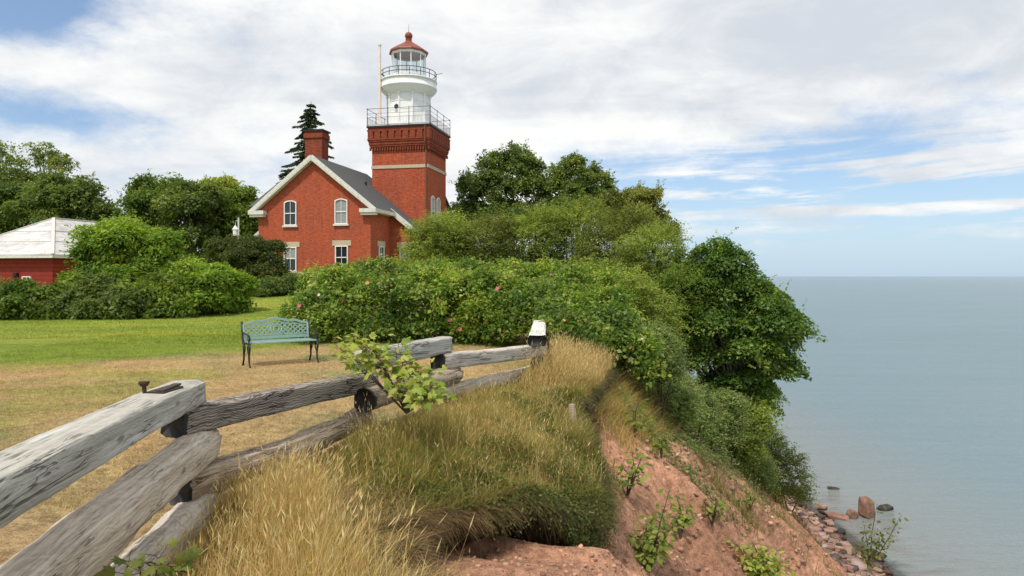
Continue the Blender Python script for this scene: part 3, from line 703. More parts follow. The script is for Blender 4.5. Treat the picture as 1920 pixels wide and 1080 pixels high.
for t in (.33, .62):
    for p0_, p1_, q0, q1 in ((A_, P_, B_, P_), (B_, P_, C_, Q_)): b.bar(Vector(p0_).lerp(Vector(p1_), t) + up9 * .9, Vector(q0).lerp(Vector(q1), t) + up9 * .9, .07, .02)
b.build('ridge_cap', M['trim'], sroof)
b = MB(); b.ring([A_, B_, C_, D_], [(x + (.04 if x < -1 else -.04), y + (.04 if y < 1 else -.04), z) for x, y, z in (A_, B_, C_, D_)], (0, 0, -.12)); b.build('fascia', M['trim'], sroof)
window(shed, (-1.75, 0, .95), FU, FO, .6, .7, 0, 'dark', False)
b = MB(); b.lathe([(.0, .0), (.10, .01), (.14, .1), (.12, .24), (.04, .28)], 10); 
b = MB(); b.box(-2.6, -2.35, -.16, -.003, 1.62, 1.86); b.box(-2.55, -2.4, -.2, -.161, 1.56, 1.7); b.build('wall_lamp', M['iron'], shed)

# lamp on a post by the house
lp = at(443, 470, 47.5)
post = empty('yard_lamp', (lp[0], lp[1], float(lawn_z(lp[0], lp[1]))), 0, 'small white lantern hanging from a grey post by the house', 'lamp')
hgt = EYE + (518 - 408) / 1300 * 47.5 - float(lawn_z(lp[0], lp[1]))
b = MB(); b.tube([(.16, 0, 0), (.16, 0, hgt)], .06, 8); b.tube([(.16, 0, hgt - .25), (-.02, 0, hgt - .2), (-.06, 0, hgt - .5)], .03, 6); b.build('post', M['trim'], post)
b = MB(); zq = hgt - 1.25; b.lathe([(.05, zq), (.15, zq + .02), (.17, zq + .42), (.22, zq + .44), (.06, zq + .66), (.03, zq + .72)], 10, (-.06, 0)); b.build('lantern', M['white'], post)
b = MB(); b.tube([(-.06, 0, zq + .7), (-.06, 0, hgt - .45)], .02, 6); b.build('hanger', M['iron'], post)
# ---------------------------------------------------------------- split-rail fence of stacked timbers
def ewood(n, l, d, **k): return m_wood(n, l, d, **k)
WD = dict(
    pale=ewood('bleached_timber', (.50, .48, .42), (.25, .23, .19), white=.55, figure=.06),
    grey=ewood('dark_grey_timber', (.36, .31, .26), (.085, .068, .055), crack=.9, figure=.26, gd=4.5),
    brown=ewood('brown_grey_log', (.72, .63, .52), (.30, .235, .175), white=.35, whitec=(.58, .53, .46), figure=.07, gd=1.2),
    low=ewood('weathered_log', (.52, .42, .31), (.19, .14, .10)),
    tan=ewood('silver_timber', (.64, .58, .50), (.30, .255, .205), white=.25),
    white=ewood('whitewashed_timber', (.68, .66, .60), (.42, .39, .33), white=.8, whitec=(.76, .75, .70)))
FB = np.array([-2.4, 5.3, 0.0])
fence = empty('log_fence', tuple(FB), 0, 'zigzag fence of stacked weathered timbers with black painted ends', 'fence')
def rail(p0, p1, wd, ht, mat, rnd=2.0, label=None, b0=True, b1=False, seed=1, amp=.012, taper=1.0):
    p0 = Vector(p0); p1 = Vector(p1); p0.z += EYE; p1.z += EYE
    d = p1 - p0; Ln = d.length; d.normalize(); side = Vector((0, 0, 1)).cross(d).normalized(); up = d.cross(side)
    n = 28; ns = max(8, int(Ln / .05)); r = np.random.default_rng(seed); ph = r.random(8) * 6.28
    th = np.linspace(0, 2 * math.pi, n, endpoint=False) + math.pi / n
    ex = 2.0 / rnd
    cx_ = np.sign(np.cos(th)) * np.abs(np.cos(th)) ** ex * wd / 2; cz_ = np.sign(np.sin(th)) * np.abs(np.sin(th)) ** ex * ht / 2
    xs = np.linspace(0, Ln, ns)
    nz = VN(seed + 40)
    A, B = np.meshgrid(xs, np.arange(n), indexing='ij')
    nn = (nz(A * 1.7, np.abs(np.sin(th))[None, :] * 3 + np.cos(th)[None, :] * 2 + 9) - .5) * 2 * amp * 1.6 + (nz(A * 7 + 30, np.cos(th)[None, :] * 6 + np.sin(th)[None, :] * 5 + 50) - .5) * amp
    k = 1 + (taper - 1) * A / Ln
    ca = np.cos(th)[None, :] * nn; sa = np.sin(th)[None, :] * nn
    wob = np.sin(A * 1.3 + ph[0]) * amp * .8; wob2 = np.sin(A * 1.7 + ph[1]) * amp * .8
    endx = np.zeros_like(A); endx[-1] = (r.random(n) - .5) * .05; endx[0] = (r.random(n) - .5) * .02
    V = np.stack([A + endx, cx_[None] * k + ca + wob, cz_[None] * k + sa + wob2], -1).reshape(-1, 3)
    ii = np.arange(ns * n).reshape(ns, n)
    Fq = np.stack([ii[:-1], np.roll(ii[:-1], -1, 1), np.roll(ii[1:], -1, 1), ii[1:]], -1).reshape(-1, 4)
    c0 = len(V); V = np.concatenate([V, [V[:n].mean(0)], [V[c0 - n:c0].mean(0)]])
    T = np.stack([ii[0], np.full(n, c0), np.roll(ii[0], -1)], -1); T2 = np.stack([ii[-1], np.roll(ii[-1], -1), np.full(n, c0 + 1)], -1)
    o = np_mesh('rail', V, [Fq, T, T2], mat, fence, None, rnd < 5)
    if rnd < 5:
        for p in o.data.polygons[-2 * n:]: p.use_smooth = False
    rot_ = Matrix((d, side, up)).transposed().to_4x4()
    o.matrix_local = Matrix.Translation(p0 - Vector(FB)) @ rot_
    if label: o['label'] = label
    for flag, sec, s in ((b0, V[:n], -1), (b1, V[c0 - n:c0], 1)):
        if flag:   # black tar cap over the end, a short sleeve and a face
            c = sec.mean(0); q = (sec - c) * 1.012 + c
            a_ = q.copy(); a_[:, 0] += s * .006; b_ = q.copy(); b_[:, 0] -= s * .035
            VV = np.concatenate([a_, b_, [c + np.array([s * .009, 0, 0])]]); jj = np.arange(n)
            np_mesh('rail_end', VV, [np.stack([jj, np.roll(jj, -1), np.roll(jj, -1) + n, jj + n], -1), np.stack([jj, np.roll(jj, -1), np.full(n, 2 * n)], -1)], M['tar'], o)
    return o
rA = rail((-1.635, .58, -.77), (-2.475, 5.30, -.885), .26, .185, WD['pale'], 9, 'bleached square top rail with an iron spike', seed=2, b0=False, amp=.007)
rC = rail((-1.60, .5, -1.24), (-2.42, 5.48, -1.305), .235, .245, WD['brown'], 4.5, 'thick rounded brown grey log under the bleached rail', seed=3, b0=False, amp=.02)
rE = rail((-1.56, .5, -1.66), (-2.40, 5.42, -1.73), .26, .24, WD['tan'], 3.6, 'pale lowest log at the grass', seed=4, b0=False, amp=.02)
rB = rail((-2.50, 5.10, -1.075), (-1.60, 7.85, -1.185), .20, .20, WD['grey'], 7, 'dark grey rail with swirling grain', seed=5, amp=.008)
rD = rail((-2.44, 5.02, -1.55), (-1.64, 7.7, -1.57), .24, .22, WD['low'], 2.6, seed=6, amp=.02)
rF = rail((-1.70, 7.70, -.945), (-.89, 9.42, -.93), .20, .22, WD['pale'], 8, seed=7, amp=.008, b0=False)
rG = rail((-1.555, 7.36, -1.32), (-.80, 9.52, -1.345), .26, .25, WD['low'], 2.2, seed=8, amp=.014)
rH = rail((-.99, 9.12, -1.13), (.50, 11.85, -1.262), .20, .205, WD['tan'], 8, seed=9, amp=.008)
rI = rail((-1.04, 9.0, -1.56), (.42, 11.95, -1.62), .2, .2, WD['tan'], 2.6, seed=10, amp=.012)
rJ = rail((.415, 11.33, -1.055), (.60, 15.3, -1.05), .29, .175, WD['white'], 7, 'whitewashed top rail pointing away from the bench lawn', seed=11, amp=.010, taper=.9)
rK = rail((.43, 11.45, -1.44), (.68, 15.3, -1.43), .24, .24, WD['low'], 2.4, seed=12, amp=.012)
# iron plate and spike on the bleached rail
def rail_local(o, v): return o.matrix_local.inverted() @ (Vector(v) - Vector(FB))
pl = MB(); pl.prism([(4.00, -.06, .096), (4.30, -.10, .096), (4.38, .02, .096), (4.05, .06, .096)], (0, 0, .012))
pl.bar((4.02, -.03, .112), (4.34, -.05, .118), .05, .014)
M['rust'] = m_paint('rusty_iron', (.045, .030, .024), .65, .5, 25.0, (.14, .06, .03))
plate = pl.build('iron_plate', M['rust'], rA)
b = MB(); b.tube([(4.06, .07, .07), (4.05, .075, .15)], .014, 8); b.lathe([(.022, .145), (.034, .165), (.034, .176), (.01, .18)], 10, (4.05, .075)); b.build('iron_spike', M['rust'], rA)

# weathered old post at the broken edge
pp = at(1075, 735, 9.55); oz = float(lawn_z(pp[0], pp[1]))
post2 = empty('old_post', (pp[0], pp[1], oz), 0, 'short weathered grey stake in the dry grass at the broken cliff edge', 'post')
b = MB(); b.tube([(.02, 0, -.4), (.0, 0, 0), (-.015, .0, .2), (-.02, .01, .36)], [.06, .062, .058, .045], 9); b.build('stake', WD['low'], post2)

# ---------------------------------------------------------------- garden bench
bench = empty('park_bench', (-4.36, 13.06, float(lawn_z(-4.22, 13.06))), R(36.0), 'green metal garden bench with lattice back and dark iron legs', 'bench')
BW = .61
mb = MB()
for k in range(5):
    y = -.23 + k * .085; mb.box(-BW, BW, y, y + .07, .415 - .012 * abs(k - 2) * -.5, .44 - .012 * abs(k - 2) * -.5)
mb.build('seat', M['bench'], bench)
def bp(x, z): return Vector((x, .20 + (z - .43) * .24, z))   # a point on the tilted back
def crest(x):
    t = abs(x) / BW; return .775 + .075 * math.exp(-(t / .42) ** 2) + .035 * math.exp(-((t - .62) / .16) ** 2) - .02 * t
bk = MB(); xs = np.linspace(-BW, BW, 33)
for i in range(32):
    a, c = xs[i], xs[i + 1]
    bk.bar(bp(a, crest(a)), bp(c, crest(c)), .03, .045); bk.bar(bp(a, crest(a) - .06), bp(c, crest(c) - .06), .016, .018)
bk.bar(bp(-BW, .50), bp(BW, .50), .03, .05); bk.bar(bp(-BW, .545), bp(BW, .545), .014, .016)
for s in (-1, 1): bk.bar(bp(s * BW, .47), bp(s * BW, crest(BW)), .035, .03, up=(0, 1, 0))
ob = [(.105 * math.cos(t), .655 + .085 * math.sin(t)) for t in np.linspace(0, 2 * math.pi, 25)]
for p, q in zip(ob[:-1], ob[1:]): bk.bar(bp(*p), bp(*q), .024, .026)
ob = [(.055 * math.cos(t), .655 + .05 * math.sin(t)) for t in np.linspace(0, 2 * math.pi, 17)]
for p, q in zip(ob[:-1], ob[1:]): bk.bar(bp(*p), bp(*q), .02, .022)
def clip_lat(x, z): 
    return abs(x) < BW - .01 and .545 < z < crest(x) - .06 and (x / .105) ** 2 + ((z - .655) / .085) ** 2 > 1
for s in (1, -1):
    for c in np.arange(-1.2, 1.2, .098):
        run = None
        for q in np.linspace(.545, .86, 64):
            x = c + s * (q - .545) * 1.15; ok = clip_lat(x, q)
            if ok and run is None: run = (x, q)
            if run is not None and (not ok or q > .855):
                e_ = (x - s * .005 * 1.15, q - .005)
                if e_[1] - run[1] > .02: bk.bar(bp(*run), bp(*e_), .014, .017)
                run = None
bk.build('backrest', M['bench'], bench)
for s in (-1, 1):
    x = s * (BW + .02)
    lf = MB(); lf.tube([(x, -.22, .42), (x, -.235, .33), (x, -.20, .2), (x, -.22, .08), (x, -.285, .0)], [.022, .022, .018, .016, .02], 8)
    lf.tube([(x, -.205, .21), (x, -.13, .27), (x, -.1, .35), (x, -.14, .41)], .013, 6); lf.build('leg', M['bench_iron'], bench, True)
    lb = MB(); lb.tube([(x, .17, .44), (x, .14, .3), (x, .13, .14), (x, .20, .0)], [.022, .02, .017, .02], 8)
    lb.tube([(x, .13, .2), (x, .07, .28), (x, .06, .36), (x, .1, .41)], .013, 6); lb.build('leg', M['bench_iron'], bench, True)
    ar = MB(); ar.tube([(x, .26, .62), (x, .12, .60), (x, -.08, .59), (x, -.20, .575), (x, -.25, .54), (x, -.24, .49), (x, -.20, .50)], .016, 8)
    ar.tube([(x, -.22, .43), (x, -.14, .50), (x, -.12, .585)], .012, 6); ar.tube([(x, -.24, .427), (x, .2, .427)], .018, 6)
    ar.tube([(x, .19, .43), (x, .20, .46), bp(x, .62), bp(x, .81)], .02, 6); ar.build('armrest', M['bench_iron'], bench, True)
# ---------------------------------------------------------------- vegetation
def unit(v): return v / np.maximum(np.linalg.norm(v, axis=-1, keepdims=True), 1e-6)
def leaf_quads(P, N, T, L, W, fold=.18):
    """rhombic leaves: centre P, normal N, tangent hint T, length L, width W -> verts, faces"""
    T = unit(T - N * (T * N).sum(-1, keepdims=True)); B = np.cross(N, T)
    L = np.asarray(L)[:, None]; W = np.asarray(W)[:, None]
    V = np.stack([P - T * L / 2, P + B * W / 2 - T * L * .06 + N * W * fold, P + T * L / 2 - N * L * .08, P - B * W / 2 - T * L * .06 + N * W * fold], 1)
    n = len(P); return V.reshape(-1, 3), np.arange(n * 4).reshape(n, 4)
def jit_col(n, cols, r, clump=None, var=.28):
    """cols: list of (rgb, weight)"""
    c = np.array([k[0] for k in cols]); wgt = np.array([k[1] for k in cols], float); wgt /= wgt.sum()
    base = c[r.choice(len(c), n, p=wgt)] if clump is None else c[clump]
    return np.clip(base * (1 + (r.random((n, 1)) - .5) * 2 * var) * (1 + (r.random((n, 3)) - .5) * .16), .002, 1)
def blob_pts(blobs, n, r, lo=.72, hi=1.0, zmin=-.55, inner=.2):
    bl = np.array(blobs, float); a = (bl[:, 3] * bl[:, 4] + bl[:, 3] * bl[:, 5] + bl[:, 4] * bl[:, 5]); a /= a.sum()
    out = []; nrm = []; tot = 0
    while tot < n:
        m = max(200, int((n - tot) * 1.6)); k = r.choice(len(bl), m, p=a)
        d = unit(r.normal(size=(m, 3))); d[:, 2] = np.where(d[:, 2] < zmin, -d[:, 2] * .5, d[:, 2]); d = unit(d)
        rad = lo + (hi - lo) * r.random(m) ** .6; ins = r.random(m) < inner; rad = np.where(ins, .25 + .5 * r.random(m), rad)
        rad = np.where(r.random(m) < .14, rad + .24 * r.random(m), rad); p = bl[k, :3] + d * bl[k, 3:6] * rad[:, None]
        q = (((p[:, None, :] - bl[None, :, :3]) / bl[None, :, 3:6]) ** 2).sum(-1); q[np.arange(m), k] = 9
        keep = (np.sqrt(q.min(1)) > .78) | (ins & (r.random(m) < .6))
        out.append(p[keep]); nrm.append(unit(d[keep] / bl[k[keep], 3:6])); tot += keep.sum()
    return np.concatenate(out)[:n], np.concatenate(nrm)[:n]
def lumpy(blobs, r, k=7, big=.87, lo=.30, hi=.50):
    """breaks smooth crowns up: every blob keeps a smaller core and grows uneven knobs"""
    out = []
    for b_ in blobs:
        b_ = np.array(b_, float); c = b_.copy(); c[3:6] *= big; out.append(tuple(c))
        for q in range(k):
            d = unit(r.normal(size=3)); d[2] = abs(d[2]) * 1.1 - .35; d = unit(d); s_ = lo + (hi - lo) * r.random(); n_ = b_.copy()
            n_[:3] += d * b_[3:6] * (.72 + .28 * r.random()); m = (b_[3] * b_[4] * b_[5]) ** (1 / 3) * s_; n_[3:6] = m * np.array([1.15, 1.15, .8]); out.append(tuple(n_))
    return out
def foliage(blobs, nclump, nleaf, cr, leaf, cols, r, aspect=.55, flat=.55, inner=.2, up=.55, lo=.72, zmin=-.55, droop=0.0, shoots=0, shl=.4):
    C, N = blob_pts(blobs, nclump, r, lo, 1.0, zmin, inner)
    cs = cr * (.6 + .8 * r.random(nclump))
    ci = np.repeat(np.arange(nclump), nleaf)
    off = r.normal(size=(len(ci), 3)) * .5; off *= np.minimum(1, .95 / np.maximum(np.linalg.norm(off, axis=1, keepdims=True), 1e-6))
    # flatten each clump along its own axis, a mix of outward and up
    ax = unit(N * .6 + np.array([0, 0, .8]) + r.normal(size=N.shape) * .25)
    al = (off * ax[ci]).sum(-1, keepdims=True); off = off - ax[ci] * al * (1 - flat)
    P = C[ci] + off * cs[ci][:, None]
    P[:, 2] -= droop * (off[:, 0] ** 2 + off[:, 1] ** 2) * cs[ci]
    nn = unit(ax[ci] * up + N[ci] * .3 + r.normal(size=P.shape) * .55)
    L = leaf * (.5 + 1.1 * r.random(len(ci)) ** 1.6)
    tint = r.choice(len(cols), nclump, p=np.array([c[1] for c in cols], float) / sum(c[1] for c in cols))
    mixu = r.random(len(ci)) < .7
    tc_ = np.where(mixu, tint[ci], r.choice(len(cols), len(ci), p=np.array([c[1] for c in cols], float) / sum(c[1] for c in cols)))
    lf = VN(int(r.integers(1e6))); sc3 = 1.0 / (cr * 3.2); pat = lf(C[ci][:, 0] * sc3 + C[ci][:, 2] * .7 * sc3, C[ci][:, 1] * sc3 + C[ci][:, 2] * sc3, 2)
    col = jit_col(len(ci), cols, r, tc_) * (.45 + 1.1 * pat)[:, None] * (1 + (pat[:, None] - .5) * np.array([.35, 0, -.3]))
    T = unit(off + r.normal(size=P.shape) * .4 + N[ci] * .3)
    if shoots:                               # leafy shoots that stand out of the outline
        q = r.choice(np.where(N[:, 2] > -.25)[0], shoots); nl = 16; D = unit(N[q] * .7 + np.array([0, 0, .7]) + r.normal(size=(shoots, 3)) * .4); ll = shl * (.5 + r.random(shoots))
        si = np.repeat(np.arange(shoots), nl); t_ = np.tile(np.linspace(.1, 1, nl), shoots)
        P2 = C[q][si] + D[si] * (t_ * ll[si])[:, None]; P2[:, 2] -= t_ ** 2 * ll[si] * .3
        sd = unit(np.cross(D[si], r.normal(size=P2.shape))); L2 = leaf * (.7 + .5 * r.random(len(si))) * (1.1 - .4 * t_); P2 = P2 + sd * (L2 * .5)[:, None]
        P = np.concatenate([P, P2]); nn = np.concatenate([nn, unit(np.array([0, 0, 1.]) + r.normal(size=P2.shape) * .6)]); T = np.concatenate([T, sd]); L = np.concatenate([L, L2]); col = np.concatenate([col, jit_col(len(si), cols, r, np.minimum(len(cols) - 1, r.integers(1, len(cols) + 1, size=shoots))[si])])
    V, Fc = leaf_quads(P, nn, T, L, L * aspect * (.8 + .4 * r.random(len(P))))
    return V, Fc, np.repeat(col, 4, 0), C
def trunk_mesh(base, top, r0, targets, r, nlimb=14, bend=.15):
    mb = MB(); base = Vector(base); top = Vector(top); n = 7; pts = []
    for i in range(n):
        t = i / (n - 1); p = base.lerp(top, t); p += Vector((math.sin(t * 5 + r.random()) * bend * t, math.cos(t * 4 + r.random()) * bend * t, 0)); pts.append(p)
    mb.tube(pts, [r0 * (1.25 if i == 0 else 1 - .8 * i / (n - 1)) for i in range(n)], 8)
    if len(targets):
        for k in r.choice(len(targets), min(nlimb, len(targets)), replace=False):
            tg = Vector(targets[k]); t = min(.95, max(.18, .25 + .6 * r.random()))
            s = pts[int(t * (n - 1))]; mid = s.lerp(tg, .5) + Vector((0, 0, .12 * (tg - s).length))
            rr = r0 * (1 - .75 * t) * .6; mb.tube([s, mid, s.lerp(tg, .97)], [rr, rr * .6, rr * .2], 5, cap=False)
    return mb
def tree(name, label, cat, base, blobs, nclump, nleaf, cr, leaf, cols, seed, group=None, r0=.2, bark='bark', top=None, nlimb=16, mat='leaf', part='crown', lump=7, **k):
    r = np.random.default_rng(seed); base = np.array(base, float)
    root = empty(name, tuple(base), 0, label, cat, group)
    bl = [(b_[0] - base[0], b_[1] - base[1], b_[2] - base[2], b_[3], b_[4], b_[5]) for b_ in blobs]
    core = bl; bl = lumpy(bl, r, lump) if lump else bl
    V, Fc, col, C = foliage(bl, nclump, nleaf, cr, leaf, cols, r, **k)
    np_mesh(part, V, Fc, M[mat], root, col)
    if top is None: top = np.mean(np.array(core)[:, :3], 0) + np.array([0, 0, .3 * np.max(np.array(core)[:, 5])])
    trunk_mesh((0, 0, -.3), tuple(top), r0, C, r, nlimb).build('trunk', M[bark], root, True)
    return root
def pxblob(px, py, Yd, rpx, rpy, ry=None):
    p = at(px, py, Yd); s = Yd / 1300.0; return (p[0], p[1], p[2], rpx * s, ry if ry else rpx * s * .9, rpy * s)
def gbase(px, Yd):
    x = (px - 960) / 1300.0 * Yd; return (x, Yd, float(ground_z(np.array([x]), np.array([Yd]))[0]))

G_DARK = [((.105, .155, .04), 4), ((.155, .215, .05), 4), ((.22, .28, .07), 2)]
G_MID = [((.10, .165, .028), 4), ((.16, .235, .038), 4), ((.23, .30, .055), 2)]
G_OLIVE = [((.13, .155, .036), 4), ((.19, .22, .05), 4), ((.26, .28, .075), 2)]
G_BRIGHT = [((.12, .215, .026), 3), ((.20, .31, .038), 4), ((.30, .41, .06), 3)]
G_LIGHT = [((.19, .25, .045), 4), ((.26, .32, .065), 4), ((.34, .38, .10), 2)]
G_MAPLE = [((.10, .18, .034), 4), ((.17, .27, .048), 4), ((.27, .37, .07), 2)]

GT = 'trees beyond the buildings'
# left: the airy pair and the dense ones behind the outbuilding
tree('aspen_tree', 'tall airy tree at the left edge behind the silvery roof', 'tree', gbase(15, 60),
     [pxblob(5, 345, 60, 45, 60), pxblob(20, 300, 60, 24, 32), pxblob(-20, 290, 60, 35, 30), pxblob(48, 345, 61, 20, 28)], 95, 60, .75, .22, G_LIGHT, 11, GT, .22, 'bark_pale', nlimb=40, inner=.35, lump=2)
tree('aspen_tree', 'tall airy tree with sky showing through, rising highest behind the outbuilding', 'tree', gbase(90, 62),
     [pxblob(85, 300, 62, 26, 34), pxblob(108, 315, 62, 24, 26), pxblob(70, 345, 62, 30, 30), pxblob(118, 345, 62, 28, 24), pxblob(90, 375, 62, 45, 30)], 130, 60, .62, .21, G_LIGHT, 12, GT, .24, 'bark_pale', nlimb=50, inner=.3, lump=2)
tree('broadleaf_tree', 'dark dense round tree just right of the airy trees, above the silvery roof', 'tree', gbase(130, 56),
     [pxblob(120, 380, 56, 55, 45), pxblob(165, 400, 56, 35, 36), pxblob(75, 395, 56, 45, 45), pxblob(140, 440, 56, 60, 40)], 320, 80, .8, .27, G_DARK, 13, GT, .25, shoots=110, shl=1.3)
tree('broadleaf_tree', 'dark tree at the far left standing behind the tin ridge', 'tree', gbase(10, 58),
     [pxblob(15, 395, 58, 48, 42), pxblob(-35, 380, 58, 40, 50), pxblob(45, 430, 58, 40, 30)], 320, 70, .8, .27, G_DARK, 14, GT, .25)
tree('small_tree', 'low tree filling the gap between the outbuilding roof and the middle trees', 'tree', gbase(225, 54),
     [pxblob(220, 450, 54, 40, 34), pxblob(255, 465, 54, 35, 40)], 200, 60, .6, .19, G_MID, 15, GT, .15)
mid = [(300, 405, 66, 45, 62, 'leafy tree leftmost of the middle group, with an uneven pointed top', G_MID), (355, 425, 63, 52, 72, 'broad dark green tree in the centre of the middle group', G_DARK),
       (415, 405, 70, 38, 66, 'yellow green tree with the highest top of the middle group', G_LIGHT), (455, 420, 66, 38, 58, 'mid green tree nearest the house gable in the middle group', G_MID)]
for i, (px, py, Yd, rx, ry, lab, cs_) in enumerate(mid):
    r_ = np.random.default_rng(60 + i)
    bl = [pxblob(px, py, Yd, rx, ry)] + [pxblob(px + (r_.random() - .5) * rx * 1.5, py - ry * (.25 + .55 * r_.random()), Yd, rx * .42, ry * .36) for _ in range(5)] + [pxblob(px, py + 60, Yd, rx * 1.1, 50)]
    tree('broadleaf_tree', lab, 'tree', gbase(px, Yd), bl, 330, 90, .85, .27, cs_, 20 + i, GT, .25, inner=.12, shoots=110, shl=1.3)

# spruce behind the chimney
def conifer(name, label, base, hgt, rad, seed, group=None):
    r = np.random.default_rng(seed); root = empty(name, base, 0, label, 'tree', group)
    P, N, T, Lc = [], [], [], []; mb = MB(); mb.tube([(0, 0, -.3), (0, 0, hgt * .5), (.05, 0, hgt)], [.26, .16, .02], 8)
    z = 1.2
    while z < hgt - .15:
        t = z / hgt; n = int(9 + 7 * (1 - t)); ln = rad * (1 - t) ** .8 + .15
        for k in range(n):
            if r.random() < .16: continue
            a = r.random() * 6.283; l = ln * (.5 + .65 * r.random()); dr = -.25 - .25 * r.random()
            end = np.array([math.cos(a) * l, math.sin(a) * l, dr * l + .10 * l * l / max(l, .1)])
            st = np.array([0, 0, z]); mb.tube([tuple(st), tuple(st + end * .95)], [.03, .008], 4, cap=False)
            m = int(70 * l + 20); u = r.random(m) ** .7
            c = st + end * u[:, None]; sd = np.array([-math.sin(a), math.cos(a), 0]); wv = (r.random(m) - .5) * .75 * l * (1.1 - u) * .9 + (r.random(m) - .5) * .12
            c = c + sd * wv[:, None]; c[:, 2] += -np.abs(wv) * .35 - r.random(m) * .10
            P.append(c); T.append(np.tile(unit(end[None])[0], (m, 1)) + sd * (np.sign(wv) * .8)[:, None] + np.array([0, 0, -.35])); N.append(unit(r.normal(size=(m, 3)) * .5 + np.array([0, 0, 1]))); Lc.append(.22 + .2 * r.random(m))
        z += .26 + .16 * r.random()
    P = np.concatenate(P); N = np.concatenate(N); T = unit(np.concatenate(T)); Lc = np.concatenate(Lc)
    V, Fc = leaf_quads(P, N, T, Lc, Lc * .32)
    np_mesh('crown', V, Fc, M['needle'], root, np.repeat(jit_col(len(P), [((.045, .070, .030), 3), ((.07, .10, .040), 3), ((.10, .13, .055), 1)], r), 4, 0))
    mb.build('trunk', M['bark'], root, True); return root
cb = gbase(582, 64)
conifer('spruce_tree', 'dark spruce standing up behind the brick chimney', cb, EYE + (518 - 190) / 1300 * 64 - cb[2], 6.3, 31)

# right of the tower
tree('broadleaf_tree', 'tall dark tree between the tower and its lower neighbour on the right', 'tree', gbase(945, 60),
     [pxblob(955, 345, 60, 52, 55), pxblob(935, 315, 60, 30, 32), pxblob(975, 298, 60, 25, 26), pxblob(905, 365, 60, 36, 42), pxblob(998, 350, 60, 22, 46), pxblob(950, 410, 60, 70, 45), pxblob(878, 345, 60, 12, 22)], 420, 80, .75, .25, G_DARK, 41, GT, .25, inner=.15, shoots=150, shl=1.1)
tree('broadleaf_tree', 'dark tree with a ragged spreading top, right of the tallest dark tree', 'tree', gbase(1080, 60),
     [pxblob(1078, 340, 60, 34, 40), pxblob(1075, 312, 60, 16, 15), pxblob(1112, 340, 60, 30, 30), pxblob(1040, 360, 60, 28, 34), pxblob(1085, 390, 60, 62, 40), pxblob(1135, 350, 60, 14, 20)], 300, 76, .7, .25, G_DARK, 42, GT, .22, inner=.18, shoots=130, shl=1.1)
tree('broadleaf_tree', 'rounded olive tree, rightmost of the far trees above the cliff thicket', 'tree', gbase(1185, 54),
     [pxblob(1185, 385, 54, 42, 32), pxblob(1215, 405, 54, 32, 34), pxblob(1150, 395, 54, 34, 32), pxblob(1190, 430, 54, 62, 40)], 300, 76, .62, .22, G_OLIVE, 43, GT, .2, shoots=90, shl=1.0)
tree('small_tree', 'small dark tree right beside the tower wall', 'tree', gbase(862, 62), [pxblob(860, 400, 62, 20, 26), pxblob(868, 430, 62, 28, 30)], 130, 60, .5, .18, G_DARK, 44, GT, .12)

# feathery thicket along the cliff: separate saplings with arching twigs of small leaflets
def feathery(name, label, base, blobs, nspray, seed, cols, spray=.55, leaf=.085, group=None, nl=16, r0=.06, cat='shrub', upw=.8):
    r = np.random.default_rng(seed); root = empty(name, tuple(base), 0, label, cat, group); base = np.array(base)
    bl = [(b_[0] - base[0], b_[1] - base[1], b_[2] - base[2], b_[3], b_[4], b_[5]) for b_ in blobs]
    C, N = blob_pts(bl, nspray, r, .55, 1.0, -.6, .25)
    D = unit(N * .8 + np.array([0, 0, upw]) * r.random((nspray, 1)) + r.normal(size=N.shape) * .35)
    ln = spray * (.6 + .8 * r.random(nspray))
    t = np.tile(np.linspace(0, 1, nl), nspray); ci = np.repeat(np.arange(nspray), nl)
    P = C[ci] + D[ci] * (t * ln[ci])[:, None]; P[:, 2] -= (t ** 2) * ln[ci] * .42
    sd = unit(np.cross(D, np.array([0, 0, 1.0]) + r.normal(size=D.shape) * .3))[ci] * np.where(np.arange(len(ci)) % 2, 1, -1)[:, None]
    L = leaf * (.6 + .7 * r.random(len(ci))) * (1.1 - .5 * t)
    P = P + sd * (L * .5)[:, None] + r.normal(size=P.shape) * leaf * .25
    nn = unit(np.array([0, 0, 1.0]) + r.normal(size=P.shape) * .55 + N[ci] * .3)
    V, Fc = leaf_quads(P, nn, sd + D[ci] * .4, L, L * .5)
    lf = VN(int(r.integers(1e6))); pat = lf(C[:, 0] * 1.1 + C[:, 2] * .6, C[:, 1] * .6 + C[:, 2] * 1.1, 2)[ci]
    tint = r.choice(len(cols), nspray, p=np.array([c[1] for c in cols], float) / sum(c[1] for c in cols))
    np_mesh('foliage', V, Fc, M['leaf'], root, np.repeat(jit_col(len(ci), cols, r, tint[ci]) * (.5 + 1.0 * pat)[:, None], 4, 0))
    mb = MB(); nst = 5
    cen = np.mean(np.array(bl)[:, :3], 0)
    for k in range(nst):
        tp_ = Vector(bl[k % len(bl)][:3]) + Vector(r.normal(size=3) * .3); b0_ = Vector((r.normal() * .15, r.normal() * .15, -.3))
        mb.tube([b0_, b0_.lerp(tp_, .5) + Vector((0, 0, .2)), tp_ + Vector((0, 0, .3))], [r0, r0 * .7, r0 * .25], 6)
    for k in range(0, nspray, max(1, nspray // 90)):
        s = Vector(C[k]); mb.tube([s.lerp(Vector(cen), .55), s, s + Vector(D[k] * ln[k] * .8)], [.012, .008, .003], 4, cap=False)
    mb.build('stem', M['twig'], root); return root
GF = 'feathery saplings along the cliff'
